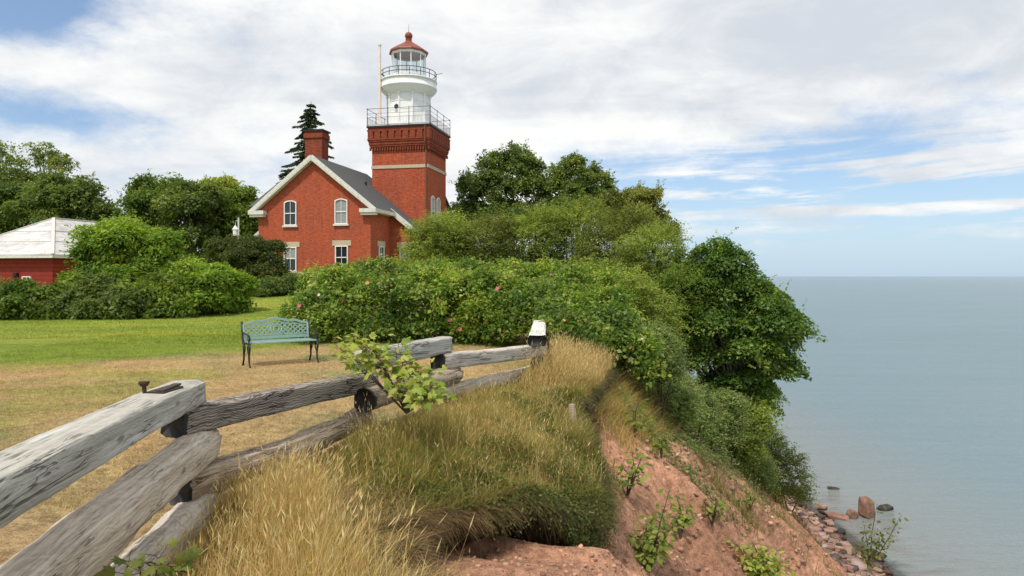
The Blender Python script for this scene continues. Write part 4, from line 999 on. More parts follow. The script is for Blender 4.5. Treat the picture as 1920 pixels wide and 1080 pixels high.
fe = [((820, 27), [(815, 460, 50, 50), (800, 490, 44, 36), (845, 440, 30, 40), (860, 490, 40, 34)], 'thin feathery sapling in front of the tower foot'),
      ((905, 28), [(900, 465, 60, 42), (930, 440, 42, 34), (890, 500, 60, 34)], 'feathery sapling second from the tower, under the tall dark tree'),
      ((1000, 29), [(985, 455, 60, 42), (1020, 430, 46, 38), (980, 500, 64, 36)], 'feathery sapling behind the middle of the rose hedge'),
      ((1080, 29), [(1070, 430, 58, 46), (1100, 408, 36, 30), (1060, 480, 64, 44), (1095, 510, 60, 40)], 'tallest feathery sapling, its light top level with the olive tree'),
      ((1160, 27), [(1150, 460, 62, 52), (1185, 425, 40, 34), (1130, 515, 60, 48), (1180, 520, 50, 50)], 'feathery sapling right of the tallest one'),
      ((1225, 25), [(1220, 490, 58, 54), (1245, 452, 32, 28), (1210, 560, 60, 55), (1250, 560, 50, 60)], 'feathery sapling hanging over the cliff beside the maple'),
      ((1180, 20.5), [(1165, 560, 60, 50), (1215, 600, 55, 55), (1120, 535, 56, 38), (1225, 650, 44, 46), (1180, 620, 50, 50)], 'nearest feathery sapling at the right end of the rose hedge'),
      ((1270, 23), [(1275, 560, 42, 48), (1265, 625, 44, 50), (1278, 510, 28, 34), (1290, 660, 40, 40)], 'slim feathery sapling directly left of the maple')]
for i, ((px, Yd), bls, lab) in enumerate(fe):
    feathery('sapling', lab, gbase(px, Yd), [pxblob(a, c, Yd + (j - 1) * .6, d * 1.05, e * 1.05) for j, (a, c, d, e) in enumerate(bls)], 2300, 70 + i, [G_LIGHT, G_OLIVE, G_LIGHT, G_LIGHT, G_OLIVE, G_LIGHT, G_LIGHT, G_MID][i], .5, .095, GF, 14, .045)

# the maple leaning out over the water
mY = 23.0
mbase = gbase(1395, 22.6)
tree('maple_tree', 'dark green maple leaning out from the cliff over the lake', 'tree', mbase,
     [pxblob(1436, 565, mY, 38, 36), pxblob(1353, 489, mY, 40, 33), pxblob(1325, 537, mY, 43, 39), pxblob(1385, 527, mY, 40, 36), pxblob(1339, 604, mY - .4, 53, 45), pxblob(1413, 594, mY, 53, 45), pxblob(1454, 633, mY, 45, 36), pxblob(1473, 604, mY, 28, 24),
      pxblob(1385, 662, mY, 60, 45), pxblob(1442, 690, mY, 43, 33), pxblob(1385, 724, mY, 45, 38), pxblob(1413, 755, mY, 22, 19), pxblob(1310, 594, mY, 29, 52), pxblob(1341, 462, mY, 17, 12), pxblob(1321, 666, mY, 41, 38), pxblob(1353, 743, mY - .3, 40, 40), pxblob(1381, 786, mY - .3, 34, 22), pxblob(1486, 614, mY, 19, 21)], 680, 210, .52, .088, G_MAPLE, 51, None, .16, nlimb=60,
     aspect=.8, flat=.22, inner=.10, up=.9, droop=.35, lump=8, shoots=200, shl=.7)

# rose hedge with pink flowers
hb = []
for (px, py, Yd, rx, ry) in ((585, 590, 18.0, 46, 56), (640, 575, 18.2, 58, 66), (705, 575, 18.0, 60, 72), (770, 575, 18.0, 62, 72), (840, 575, 17.8, 64, 76), (905, 580, 17.5, 62, 74), (965, 585, 17.0, 62, 74),
                             (1030, 590, 16.6, 62, 72), (1085, 600, 16.2, 58, 62), (1130, 620, 15.8, 52, 58), (1165, 650, 15.4, 40, 42), (1120, 640, 14.9, 34, 40), (1060, 625, 15.2, 38, 40),
                             (660, 535, 20.2, 70, 36), (760, 525, 20.5, 80, 36), (870, 522, 20.5, 80, 36), (980, 525, 20, 80, 36), (1080, 545, 19, 70, 44), (548, 596, 18.6, 12, 14), (1190, 655, 15.2, 24, 32), (1150, 600, 15.6, 50, 46), (1200, 680, 15.0, 22, 26)):
    hb.append(pxblob(px, py, Yd, rx * .95, ry * .92, 1.0))
    if py > 570 and px < 1060 and px > 560: hb.append(pxblob(px + 12, 628 - abs(px - 780) * .02, Yd - .75, rx * .8, 34, .5))
hroot = tree('rose_hedge', 'long rounded hedge of wild roses dotted with pink flowers beside the bench', 'hedge', gbase(860, 17.6), hb, 2300, 52, .30, .088,
             [((.105, .19, .033), 4), ((.18, .28, .042), 4), ((.29, .38, .065), 3), ((.38, .42, .12), 1.8)], 52, None, .05, 'twig', nlimb=80, part='foliage', aspect=.62, flat=.55, inner=.16, up=.6, shoots=420, shl=.34)
for c in hroot.children:
    if c.name.startswith('trunk'): c.name = 'stem'
r = np.random.default_rng(99)
hbl = np.array(hb) - np.array([*hroot.location, 0, 0, 0])
FP, FN = blob_pts([tuple(q) for q in hbl], 2400, r, .98, 1.05, -.3, 0)
vis = np.where((FN[:, 1] < -.2))[0]
M['petal'] = m_leaf('petal', .3); 
def flower(p, n_, s, c, rr):
    V, Fs = [], []
    n_ = Vector(n_).normalized(); a = n_.orthogonal().normalized(); b2 = n_.cross(a); p = Vector(p)
    for k in range(5):
        t = k * 1.2566 + rr; d = a * math.cos(t) + b2 * math.sin(t); e = a * math.cos(t + 1.57) + b2 * math.sin(t + 1.57); o = len(V)
        V += [p, p + d * s * .6 + e * s * .42 + n_ * s * .25, p + d * s + n_ * s * .38, p + d * s * .6 - e * s * .42 + n_ * s * .25]; Fs.append((o, o + 1, o + 2, o + 3))
    o = np_mesh('rose_flower', np.array([tuple(v) for v in V]), np.array(Fs), M['petal'], hroot, np.tile(np.array(c), (len(V), 1))); return o
for k in range(30):
    i = vis[r.integers(len(vis))]; n_ = FN[i] + np.array([0, -.5, .3]); c = (.62, .16, .22) if k % 3 else ((.70, .30, .14) if k % 2 else (.75, .60, .55))
    flower(FP[i] + unit(n_[None])[0] * .05, n_, .035 + .035 * r.random(), c, r.random() * 6)

# shrubs on the left side of the lawn
tree('elder_bush', 'big bright green bush in front of the red outbuilding', 'bush', gbase(238, 31),
     [pxblob(240, 470, 31, 62, 52), pxblob(200, 465, 31, 42, 42), pxblob(285, 480, 31, 45, 42), pxblob(235, 440, 31, 38, 28), pxblob(180, 530, 30.5, 48, 50), pxblob(245, 545, 30.2, 70, 48), pxblob(300, 535, 30.5, 52, 48), pxblob(330, 500, 31, 22, 26)], 620, 90, .52, .17, G_BRIGHT, 53, None, .1, nlimb=40, aspect=.4, flat=.4, up=.75, droop=.3, inner=.14, shoots=150, shl=.7)
lowb = [(-30, 572, 27, 45, 30, 'low leafy shrub cut by the left picture edge', G_MID), (45, 574, 27, 42, 27, 'low leafy shrub under the red shed wall, left of the shed corner', G_MID), (105, 574, 27.5, 42, 27, 'low leafy shrub before the shed corner', G_MID),
        (165, 568, 27.5, 42, 36, 'low dark shrub at the left foot of the big bright bush', G_DARK), (235, 570, 27.5, 48, 34, 'low dark shrub right under the big bright bush', G_DARK), (305, 565, 28, 46, 38, 'low shrub at the right foot of the big bright bush', G_MID),
        (370, 545, 29, 50, 44, 'spreading light green shrub right of the big bright bush', G_BRIGHT), (425, 550, 30, 42, 36, 'light green shrub at the right end of the lawn border', G_BRIGHT), (345, 520, 31, 30, 26, 'small light shrub tucked behind the lawn border', G_BRIGHT)]
for i, (px, py, Yd, rx, ry, lab, cs_) in enumerate(lowb):
    r_ = np.random.default_rng(200 + i)
    bl = [pxblob(px, py, Yd, rx, ry)] + [pxblob(px + (r_.random() - .5) * rx * 1.6, py - ry * (r_.random() * .75), Yd - .3 + .6 * r_.random(), rx * .4, ry * .42) for _ in range(5)] + [pxblob(px + (r_.random() - .5) * rx, py + ry * .45, Yd - .5, rx * .8, ry * .5)]
    tree('shrub', lab, 'shrub', gbase(px, Yd), bl, 250, 62, .42, .17, cs_, 210 + i, 'shrubs bordering the lawn', .05, 'twig', nlimb=14, part='foliage', aspect=.5, flat=.5, shoots=60, shl=.5)
tree('shrub', 'dark olive rounded bush against the left corner of the brick gable', 'shrub', gbase(462, 41), [pxblob(460, 495, 41, 52, 45), pxblob(430, 480, 41, 32, 30), pxblob(490, 475, 41, 36, 30), pxblob(510, 510, 41, 25, 30), pxblob(462, 462, 41, 28, 20)], 620, 60, .42, .13,
     [((.085, .115, .028), 4), ((.12, .15, .036), 3), ((.18, .18, .055), 1)], 54, None, .1, part='foliage')
tree('shrub', 'low dark shrub at the lawn end below the gable windows', 'shrub', gbase(505, 37), [pxblob(495, 545, 37, 34, 26), pxblob(540, 545, 38, 36, 26), pxblob(470, 550, 37.5, 24, 20)], 300, 54, .38, .12, G_DARK, 55, None, .06, part='foliage')
tree('shrub', 'dark shrub between the rose hedge and the brick gable', 'shrub', gbase(620, 40), [pxblob(610, 545, 40, 50, 26), pxblob(690, 540, 40, 50, 26), pxblob(760, 530, 39, 45, 36)], 340, 54, .4, .13, G_DARK, 56, None, .06, part='foliage')

# shrubs on the slope
GS = 'willow shrubs on the cliff slope'
sb = [((1235, 15.5), [(1238, 690, 26, 46), (1225, 650, 22, 30)], 'grey green willow shrub highest on the slope, under the hedge end'),
      ((1285, 17.5), [(1298, 770, 34, 36), (1275, 735, 20, 24)], 'willow shrub on the slope below the red soil patch'),
      ((1330, 20), [(1340, 800, 36, 34), (1365, 770, 22, 28)], 'willow shrub halfway down the slope'),
      ((1385, 22), [(1380, 830, 46, 44), (1410, 795, 34, 36), (1360, 860, 36, 30), (1350, 800, 30, 34)], 'leafy willow shrub under the maple'),
      ((1470, 26), [(1450, 880, 52, 48), (1478, 905, 36, 36), (1425, 840, 40, 40), (1435, 915, 46, 30), (1490, 925, 26, 22)], 'lowest and largest willow shrub just above the beach'),
      ((1410, 23), [(1405, 885, 40, 30), (1390, 860, 30, 30)], 'small willow shrub on the bare edge left of the largest one'),
      ((1265, 16.5), [(1262, 770, 34, 34), (1248, 800, 22, 24)], 'low willow shrub at the left edge of the slope growth')]
WIL = [((.19, .265, .085), 4), ((.27, .34, .115), 4), ((.36, .40, .16), 2)]
for i, ((px, Yd), bls, lab) in enumerate(sb):
    feathery('willow_shrub', lab, gbase(px, Yd), [pxblob(a, c, Yd, d * 1.08, e * 1.08) for (a, c, d, e) in bls], 1300, 90 + i, WIL if i not in (3, 4) else G_LIGHT, .42, .075 if i < 2 else .095, GS, 14, .03)

# ---------------------------------------------------------------- seedlings and saplings close by
def maple_leaf(s):
    half = [(0, 0), (.10, .06), (.36, .02), (.28, .16), (.52, .30), (.40, .36), (.50, .58), (.30, .52), (.20, .62), (.14, .80), (.0, 1.0)]
    pts = half + [(-x, y) for x, y in reversed(half[1:-1])]
    return np.array(pts) * s
def seedling(name, label, base, stems, leafsize, nper, cols, seed, shape='maple', group=None, cat='sapling', lo_=.25, r0=.008):
    """stems: list of lists of world points"""
    r = np.random.default_rng(seed); base = np.array(base, float); root = empty(name, tuple(base), 0, label, cat, group); mb = MB()
    ml = maple_leaf(1.0) if shape == 'maple' else np.array([(0, 0), (.22, .2), (.3, .45), (.2, .75), (0, 1), (-.2, .75), (-.3, .45), (-.22, .2)])
    Vs, Fs, Cs = [], [], []; nv = len(ml); cc = []
    for st in stems:
        st = [np.array(p, float) - base for p in st]
        q = np.array(st); tt = np.linspace(0, len(q) - 1, 14); cur = np.stack([np.interp(tt, np.arange(len(q)), q[:, k]) for k in range(3)], -1)
        mb.tube([tuple(p) for p in cur], [r0 * (1 - .75 * i / 13) for i in range(14)], 6)
        for k in range(nper):
            u = (lo_ + (1 - lo_) * (k + r.random()) / nper) * 13; i0 = min(12, int(u)); p = cur[i0] + (cur[i0 + 1] - cur[i0]) * (u - i0)
            a = k * 2.4 + r.random(); pet = leafsize * (.4 + .7 * r.random())
            d = unit(np.array([math.cos(a), math.sin(a), .15 + .5 * r.random()])); q2 = p + d * pet
            mb.tube([tuple(p), tuple(q2)], [.0022, .0016], 4, cap=False)
            n_ = unit(np.array([0, -.25, 1.0]) + r.normal(size=3) * .55); T = unit(d * np.array([1, 1, .1]) + np.array([0, 0, -.35])); T = unit(T - n_ * (T @ n_)); B = np.cross(n_, T)
            s = leafsize * (.55 + .6 * r.random()) * (1.1 - .35 * u / 13); o = len(Vs) * nv if False else sum(len(v) for v in Vs)
            pts = q2 + B[None] * ml[:, :1] * s + T[None] * ml[:, 1:] * s - n_[None] * (np.abs(ml[:, :1]) * .35 + ml[:, 1:] ** 2 * .25) * s
            ctr = (q2 + T * .42 * s)[None]
            Vs.append(np.concatenate([pts, ctr])); j = np.arange(nv); Fs.append(np.stack([j + o, (j + 1) % nv + o, np.full(nv, nv + o)], -1))
            Cs.append(np.repeat(jit_col(1, cols, r, None, .2), nv + 1, 0))
    np_mesh('foliage', np.concatenate(Vs), np.concatenate(Fs), M['leaf'], root, np.concatenate(Cs))
    mb.build('stem', M['twig'], root); return root
YG = [((.38, .43, .08), 4), ((.48, .50, .13), 3), ((.22, .31, .045), 3), ((.46, .28, .10), .35)]
def fan(px0, py0, Y0, tips, r):
    b_ = at(px0, py0, Y0); out = []
    for (px, py, dY) in tips:
        t = at(px, py, Y0 + dY); m_ = b_ * .5 + t * .5 + np.array([0, 0, .12]) + r.normal(size=3) * .04; out.append([b_, m_, t])
    return b_, out
r = np.random.default_rng(5)
b_, st = fan(762, 775, 7.1, [(632, 648, .1), (660, 640, -.1), (690, 650, .2), (705, 675, 0), (742, 655, .1), (755, 705, -.2), (775, 740, -.2), (800, 755, -.3), (815, 720, 0), (775, 690, .1), (800, 715, -.1), (810, 745, -.2), (765, 735, -.3), (790, 690, .3), (755, 680, .2), (640, 668, .0), (675, 668, .1), (622, 640, .05), (668, 630, .1), (825, 735, -.1), (840, 755, -.2), (815, 690, .1), (745, 640, .2), (790, 765, -.3), (655, 625, 0)], r)
seedling('maple_sapling', 'yellow green maple sapling growing through the timber fence', b_, st, .135, 12, YG, 6, group=None, lo_=.5)
b_, st = fan(290, 1130, 3.15, [(245, 1050, 0), (290, 1040, .05), (330, 1062, -.05), (262, 1075, -.1), (312, 1080, -.1), (350, 1075, .05)], r)
seedling('maple_seedling', 'tiny maple seedling at the picture\'s bottom edge by the lowest log', b_, st, .085, 5, [((.20, .22, .05), 3), ((.15, .19, .04), 3), ((.30, .18, .05), .6)], 8)
YG2 = [((.15, .23, .03), 4), ((.23, .30, .05), 3)]
OV = 'leafy seedlings rooted in the red slope'
for i, (px, py, tips, lab, lsz, npf, cl, shp) in enumerate((
        (1190, 820, [(1200, 748, 0), (1188, 770, .1), (1205, 790, -.1), (1182, 790, 0)], 'round leaved yellow green seedling highest on the bare slope', .10, 7, YG2, 'ovate'),
        (1175, 935, [(1185, 845, 0), (1165, 870, .1), (1205, 850, .1), (1160, 905, 0), (1195, 890, -.1)], 'green seedling with drooping leaves left of the gully in the bare slope', .085, 9, G_BRIGHT, 'ovate'),
        (1335, 985, [(1330, 930, 0), (1345, 945, .1), (1318, 950, -.1), (1352, 965, 0)], 'small green seedling in the middle of the bare slope', .075, 9, G_LIGHT, 'ovate'),
        (1275, 1010, [(1268, 930, 0), (1285, 950, .1), (1255, 965, -.1), (1295, 975, 0), (1280, 985, .1)], 'slender green seedling right of the tall bushy one', .07, 9, G_BRIGHT, 'ovate'),
        (1405, 960, [(1400, 925, 0), (1415, 935, .1), (1392, 940, 0)], 'tiny seedling high on the lower slope near the largest willow shrub', .085, 7, G_LIGHT, 'ovate'),
        (1240, 860, [(1235, 815, 0), (1250, 825, .1), (1228, 835, -.1)], 'little seedling right of the drooping one', .08, 7, YG2, 'ovate'),
        (1215, 1075, [(1255, 920, 0), (1230, 965, .1), (1195, 1010, .1), (1265, 985, -.1), (1275, 965, .1), (1180, 1050, .1), (1240, 1030, -.1), (1205, 1045, -.1), (1225, 1000, .1)], 'tall bushy seedling at the bottom of the bare slope', .075, 20, G_LIGHT, 'ovate'),
        (1425, 1100, [(1380, 1020, 0), (1410, 1015, .1), (1440, 1030, -.1), (1465, 1055, .1), (1390, 1060, -.2), (1430, 1055, -.2), (1410, 1045, 0), (1450, 1040, .1), (1475, 1070, 0)], 'yellow green bushy seedling cut by the bottom edge', .085, 20, YG, 'ovate'),
        (1630, 1065, [(1645, 945, 0), (1620, 985, .2), (1680, 985, .2), (1690, 965, 0), (1610, 1030, .1), (1655, 1010, -.1), (1600, 1060, .1), (1640, 1000, 0)], 'sparse upright seedling on the beach beside the boulders', .0, 16, G_OLIVE, 'ovate'))):
    # find where the ray through the foot meets the slope
    ys = np.linspace(5, 60, 2000); k = (px - 960) / 1300.0; zz2 = EYE + (518 - py) / 1300.0 * ys
    g_ = ground_z(k * ys, ys); hit = ys[np.argmax(zz2 < g_)] if (zz2 < g_).any() else 9.0
    b_, st = fan(px, py, hit, [(a, c, d) for a, c, d in tips], r)
    seedling('seedling', lab, b_, st, (lsz if lsz else .17) * 1.5, int(npf * 1.6), cl, 300 + i, shp, OV, 'seedling', r0=.008 + .0006 * hit)
# ---------------------------------------------------------------- grasses
def blades(name, P, h, wd, lean, cols, mat, r, nseg=3, curve=1.0, colarr=None, head=None, tipdir=None):
    """P (n,3) roots, h heights, lean (n,3) sideways vector at the tip"""
    n = len(P); t = np.linspace(0, 1, nseg + 1); up = np.array([0, 0, 1.0]) if tipdir is None else tipdir
    a = r.random(n) * 6.283; B = np.stack([np.cos(a), np.sin(a), 0 * a], -1)
    pts = P[:, None, :] + (up * h[:, None])[:, None, :] * t[None, :, None] + lean[:, None, :] * (t ** 2)[None, :, None] * curve
    wv = (wd[:, None] * (1 - .85 * t[None, :] ** 1.5))[..., None] * B[:, None, :] * .5
    V = np.stack([pts - wv, pts + wv], 2).reshape(n, -1, 3)                # (n, 2(nseg+1), 3)
    k = V.shape[1]; o = (np.arange(n) * k)[:, None, None]
    f = np.array([[2 * i, 2 * i + 1, 2 * i + 3, 2 * i + 2] for i in range(nseg)])[None]
    Fc = (f + o).reshape(-1, 4); col = jit_col(n, cols, r) if colarr is None else colarr
    Vs, Fs, Cs = [V.reshape(-1, 3)], [Fc], [np.repeat(col, k, 0)]
    if head is not None:                                                   # seed heads: crossed rhombs along the stem tip
        hm, hl, hw, hc = head; m = np.where(hm)[0]; tipd = unit(pts[m, -1] - pts[m, -2]); base = pts[m, -1] - tipd * .01; L = hl * (.6 + .8 * r.random(len(m))); o0 = len(Vs[0])
        for q in range(2):
            ang = a[m] + q * 1.57; S = np.stack([np.cos(ang), np.sin(ang), 0 * ang], -1); W = hw * (.7 + .6 * r.random(len(m)))
            v = np.stack([base, base + tipd * (L * .35)[:, None] + S * W[:, None] * .5, base + tipd * L[:, None], base + tipd * (L * .35)[:, None] - S * W[:, None] * .5], 1)
            Vs.append(v.reshape(-1, 3)); Fs.append(np.arange(len(m) * 4).reshape(-1, 4) + o0); o0 += len(m) * 4
            Cs.append(np.repeat(jit_col(len(m), hc, r, None, .2), 4, 0))
    ob = np_mesh(name, np.concatenate(Vs), np.concatenate(Fs), mat, None, np.concatenate(Cs)); return tag(ob, kind='stuff')
def put(x, y): return np.stack([x, y, ground_z(x, y)], -1)
def fence_x(y): return np.interp(y, [0, 5.3, 7.8, 9.4, 11.9, 15], [-1.5, -2.33, -1.45, -.70, .62, .8])
STRAW = [((.58, .40, .15), 4), ((.70, .54, .26), 3), ((.46, .31, .11), 2)]
HEAD = [((.72, .57, .32), 3), ((.62, .46, .21), 3), ((.78, .64, .40), 1)]
r = np.random.default_rng(401)
def sample(n, x0, x1, y0, y1, dens):
    out = []; tot = 0
    while tot < n:
        x = x0 + (x1 - x0) * r.random(n); y = y0 + (y1 - y0) * r.random(n); k = r.random(n) < dens(x, y); out.append(np.stack([x[k], y[k]], -1)); tot += k.sum()
        if k.sum() == 0: break
    o = np.concatenate(out)[:n]; return o[:, 0], o[:, 1]
def on_bank(x, y): return (x > fence_x(y) + .06) & (x < edge_x(y) + .0)
# golden bent grass: stems with heads
clump = lambda x, y: smooth(.25, .7, vn2(x * 1.9 + 3, y * 1.9))
gold = lambda x, y: on_bank(x, y) * np.maximum(np.maximum(smooth(8.4, 6.6, y) * smooth(.20, -.30, x - (-.98 - .42 * (y - 4.3))) * (.12 + .88 * smooth(.15, .7, edge_x(y) - x)) , smooth(10.5, 11.6, y) * smooth(15.5, 13.5, y) * (.35 + .65 * smooth(.5, -.1, np.abs(x - (.35 + .35 * (y - 10.5))) - .55))), .012) * (.25 + .75 * clump(x, y))
x, y = sample(9000, -2.4, 2.4, 3.0, 15.5, gold)
h = (.40 + .35 * r.random(len(x))) * (.75 + .4 * clump(x, y)) * np.where(y > 9, .85, 1.0); h *= np.interp(edge_x(y) - x, [0, .5, 1.2], [.55, .8, 1.0])
h *= np.where(y < 8.3, np.interp(x - fence_x(y), [.05, .45, .9], [.38, .62, 1.0]), 1.0)
ln = np.stack([.10 + .22 * r.normal(size=len(x)), -.06 + .2 * r.normal(size=len(x)), -.02 * np.ones(len(x))], -1) * h[:, None]
blades('golden_grass', put(x, y), h, np.full(len(x), .0042), ln, STRAW, M['grass'], r, 4, 1.0, None, (r.random(len(x)) < .62, .070, .0075, HEAD))
# leaf blades between the stems
x, y = sample(30000, -2.4, 2.4, 3.0, 15.5, gold)
h = .14 + .28 * r.random(len(x)); h *= np.interp(edge_x(y) - x, [0, .5, 1.2], [.6, .85, 1.0]) * np.where(y < 8.3, np.interp(x - fence_x(y), [.05, .45, .9], [.45, .7, 1.0]), 1.0); ln = r.normal(size=(len(x), 3)) * .5 * h[:, None]; ln[:, 2] = -np.abs(ln[:, 2]) * .6
blades('dry_grass', put(x, y), h, np.full(len(x), .0060), ln, [((.52, .37, .14), 4), ((.60, .46, .20), 3), ((.36, .24, .09), 2), ((.22, .22, .06), .8)], M['grass'], r, 3)
# green and olive mat on the bank
gm = lambda x, y: on_bank(x, y) * smooth(5.2, 6.6, y + (x * .45)) * smooth(12.0, 10.9, y) * (.35 + .65 * smooth(.25, .6, vn3(x * 2.2, y * 2.2)))
x, y = sample(84000, -1.7, 1.5, 4.4, 12.2, gm)
e = edge_x(y) - x; h = (.07 + .20 * r.random(len(x))) * (.35 + 1.5 * vn1(x * 2.6, y * 2.6) ** 1.3); ln = r.normal(size=(len(x), 3)) * .45 * h[:, None]; ln[:, 0] += .12 * h * smooth(.9, 0, e); ln[:, 2] = -np.abs(ln[:, 2]) * .6
tmix = smooth(.35, .65, vn2(x * .9 + 7, y * .9))[:, None] * .95
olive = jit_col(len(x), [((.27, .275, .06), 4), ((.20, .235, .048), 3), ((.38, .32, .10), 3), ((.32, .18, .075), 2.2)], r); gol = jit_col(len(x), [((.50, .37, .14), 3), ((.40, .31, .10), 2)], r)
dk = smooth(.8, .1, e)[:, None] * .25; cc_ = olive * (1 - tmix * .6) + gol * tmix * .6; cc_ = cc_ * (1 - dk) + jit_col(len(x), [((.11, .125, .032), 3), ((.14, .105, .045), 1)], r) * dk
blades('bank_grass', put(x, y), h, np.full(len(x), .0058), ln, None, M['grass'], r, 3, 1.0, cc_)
x, y = sample(3600, -1.7, 1.4, 4.4, 12, lambda x, y: gm(x, y) * smooth(.3, .65, vn2(x * 1.4 + 9, y * 1.4)))
h = .2 + .22 * r.random(len(x)); ln = r.normal(size=(len(x), 3)) * .35 * h[:, None]
blades('seeding_grass', put(x, y), h, np.full(len(x), .0028), ln, STRAW, M['grass'], r, 4, 1.0, None, (r.random(len(x)) < .5, .05, .006, HEAD))
x, y = sample(42000, -2.2, 1.2, 3.2, 11, lambda x, y: on_bank(x, y) * (.08 + .92 * smooth(7.0, 5.6, y - x * .3)))
h = .025 + .10 * r.random(len(x)) ** 1.5; ln = r.normal(size=(len(x), 3)) * 1.1 * h[:, None]; ln[:, 2] = -np.abs(ln[:, 2]) * .4
blades('dry_thatch', put(x, y), h, np.full(len(x), .0055), ln, [((.48, .35, .16), 4), ((.36, .255, .12), 3), ((.22, .15, .075), 2), ((.20, .20, .06), 1.5)], M['grass'], r, 2)
# small leafy herbs making the bank mat bushy
x, y = sample(52000, -1.3, 1.4, 4.6, 10.5, lambda x, y: gm(x, y) * (.25 + .75 * smooth(6.2, 7.2, y)) * smooth(1.7, .1, edge_x(y) - x) * smooth(.35, .7, vn1(x * 3.1, y * 3.1)))
P = put(x, y) + np.stack([r.normal(size=len(x)) * .03, r.normal(size=len(x)) * .03, .03 + .26 * r.random(len(x)) * vn2(x * 4, y * 4)], -1)
N = unit(r.normal(size=P.shape) * .7 + np.array([.1, -.2, .8])); L = .022 + .022 * r.random(len(x))
V, Fc = leaf_quads(P, N, r.normal(size=P.shape), L, L * .5)
tag(np_mesh('bank_herbs', V, Fc, M['leaf'], None, np.repeat(jit_col(len(x), [((.10, .14, .03), 4), ((.16, .20, .04), 3), ((.25, .25, .07), 1.5), ((.22, .11, .05), .6)], r), 4, 0)), kind='stuff')
# roots and thatch hanging over the broken lip
n = 26000; yy = np.concatenate([3.3 + 6.8 * r.random(int(n * .8)), 10 + 12 * r.random(n - int(n * .8))])
exx = edge_x(yy); sl_ = (edge_x(yy + .03) - edge_x(yy - .03)) / .06; nx_ = 1 / np.sqrt(1 + sl_ ** 2); ny_ = -sl_ / np.sqrt(1 + sl_ ** 2)
ins = r.random(n) ** 1.5 * .25 - .04; P = np.stack([exx - nx_ * ins, yy - ny_ * ins, 0 * yy], -1); P[:, 2] = lawn_z(P[:, 0], P[:, 1]) - .05 * (ins < 0)
out = np.stack([nx_, ny_, 0 * nx_], -1)
h = .05 + .05 * r.random(n); dl = (.05 + .30 * r.random(n) ** 1.6 * (.2 + 1.2 * vn1(yy * 5, yy * 0)))[:, None]
ln = out * (.10 + .14 * r.random((n, 1))) + np.array([0, 0, -1.0]) * dl + r.normal(size=(n, 3)) * .05
tt = smooth(7.2, 6.2, yy)[:, None]
cA = jit_col(n, [((.09, .105, .03), 4), ((.16, .17, .05), 3), ((.26, .19, .09), 2), ((.10, .07, .04), 2)], r); cB = jit_col(n, [((.30, .21, .09), 3), ((.16, .10, .05), 3), ((.09, .06, .035), 2)], r)
blades('hanging_thatch', P, h, np.full(n, .0062), ln, None, M['grass'], r, 4, 1.0, cA * (1 - tt) + cB * tt)
n = 16000; yc = 6.5 + 3.7 * r.random(200) ** 1.2; yc = np.concatenate([yc, 7.0 + .9 * r.random(110)])[r.permutation(310)][:260]; yy = np.clip(yc[r.integers(260, size=n)] + r.normal(size=n) * .06, 5.3, 10.4)
exx = edge_x(yy); sl_ = (edge_x(yy + .05) - edge_x(yy - .05)) / .1; nx_ = 1 / np.sqrt(1 + sl_ ** 2); ny_ = -sl_ / np.sqrt(1 + sl_ ** 2)
o_ = r.normal(size=n) * .09; P = np.stack([exx + nx_ * o_, yy + ny_ * o_, 0 * yy], -1); P[:, 2] = lawn_z(np.minimum(P[:, 0], exx), yy) + .14 * r.random(n) - .42 * np.maximum(o_, 0) - (.22 + .35 * smooth(7.0, 7.5, yy) * smooth(8.6, 7.9, yy)) * r.random(n) ** 1.6
N = unit(r.normal(size=P.shape) * .7 + np.stack([nx_, ny_, .6 + 0 * yy], -1)); L = .024 + .026 * r.random(n); V, Fc = leaf_quads(P, N, r.normal(size=P.shape), L, L * .5)
tag(np_mesh('lip_herbs', V, Fc, M['leaf'], None, np.repeat(jit_col(n, [((.09, .125, .03), 4), ((.15, .18, .04), 3), ((.24, .23, .07), 2), ((.20, .12, .06), .6)], r), 4, 0)), kind='stuff')
# thin roots dangling in the hollow
n = 900; yy = 5.6 + 2.6 * r.random(n); exx = edge_x(yy); sl_ = (edge_x(yy + .05) - edge_x(yy - .05)) / .1; nx_ = 1 / np.sqrt(1 + sl_ ** 2); ny_ = -sl_ / np.sqrt(1 + sl_ ** 2)
o_ = .06 - .22 * r.random(n); P = np.stack([exx + nx_ * o_, yy + ny_ * o_, 0 * yy], -1); P[:, 2] = lawn_z(np.minimum(P[:, 0], exx), yy) - .10 - .08 * r.random(n)
ln = r.normal(size=(n, 3)) * .09; ln[:, 2] = -(.12 + .32 * r.random(n) ** 2)
blades('hanging_roots', P, .02 + 0 * yy, np.full(n, .005), ln, [((.20, .13, .08), 3), ((.34, .25, .16), 2), ((.10, .06, .04), 2)], M['grass'], r, 4)
# mown lawn: short blades, shrinking with distance to what still shows
x, y = sample(150000, -11, 1.5, 5.0, 21, lambda x, y: ((x < fence_x(y) + .1) | (y > 12)) * (np.abs(x / y) < .76) * (x < edge_x(y)) * np.interp(y, [5, 9, 21], [1.0, .9, .45]))
h = .018 + .028 * r.random(len(x)); ln = r.normal(size=(len(x), 3)) * .9 * h[:, None]; ln[:, 2] = 0
cl = lawn_col(x, y) * (.75 + .55 * r.random((len(x), 1))) * 1.05
gx, gy = sample(60000, -24, 1.5, 18, 36, lambda x, y: (np.abs(x / y) < .76) * (x < edge_x(y)) * np.interp(y, [18, 36], [1, .5]))
x = np.concatenate([x, gx]); y = np.concatenate([y, gy]); h = np.concatenate([h, .025 + .035 * r.random(len(gx))]); ln = np.concatenate([ln, r.normal(size=(len(gx), 3)) * np.array([.03, .03, 0])]); cl = np.concatenate([cl, lawn_col(gx, gy) * (.7 + .6 * r.random((len(gx), 1))) * 1.05])
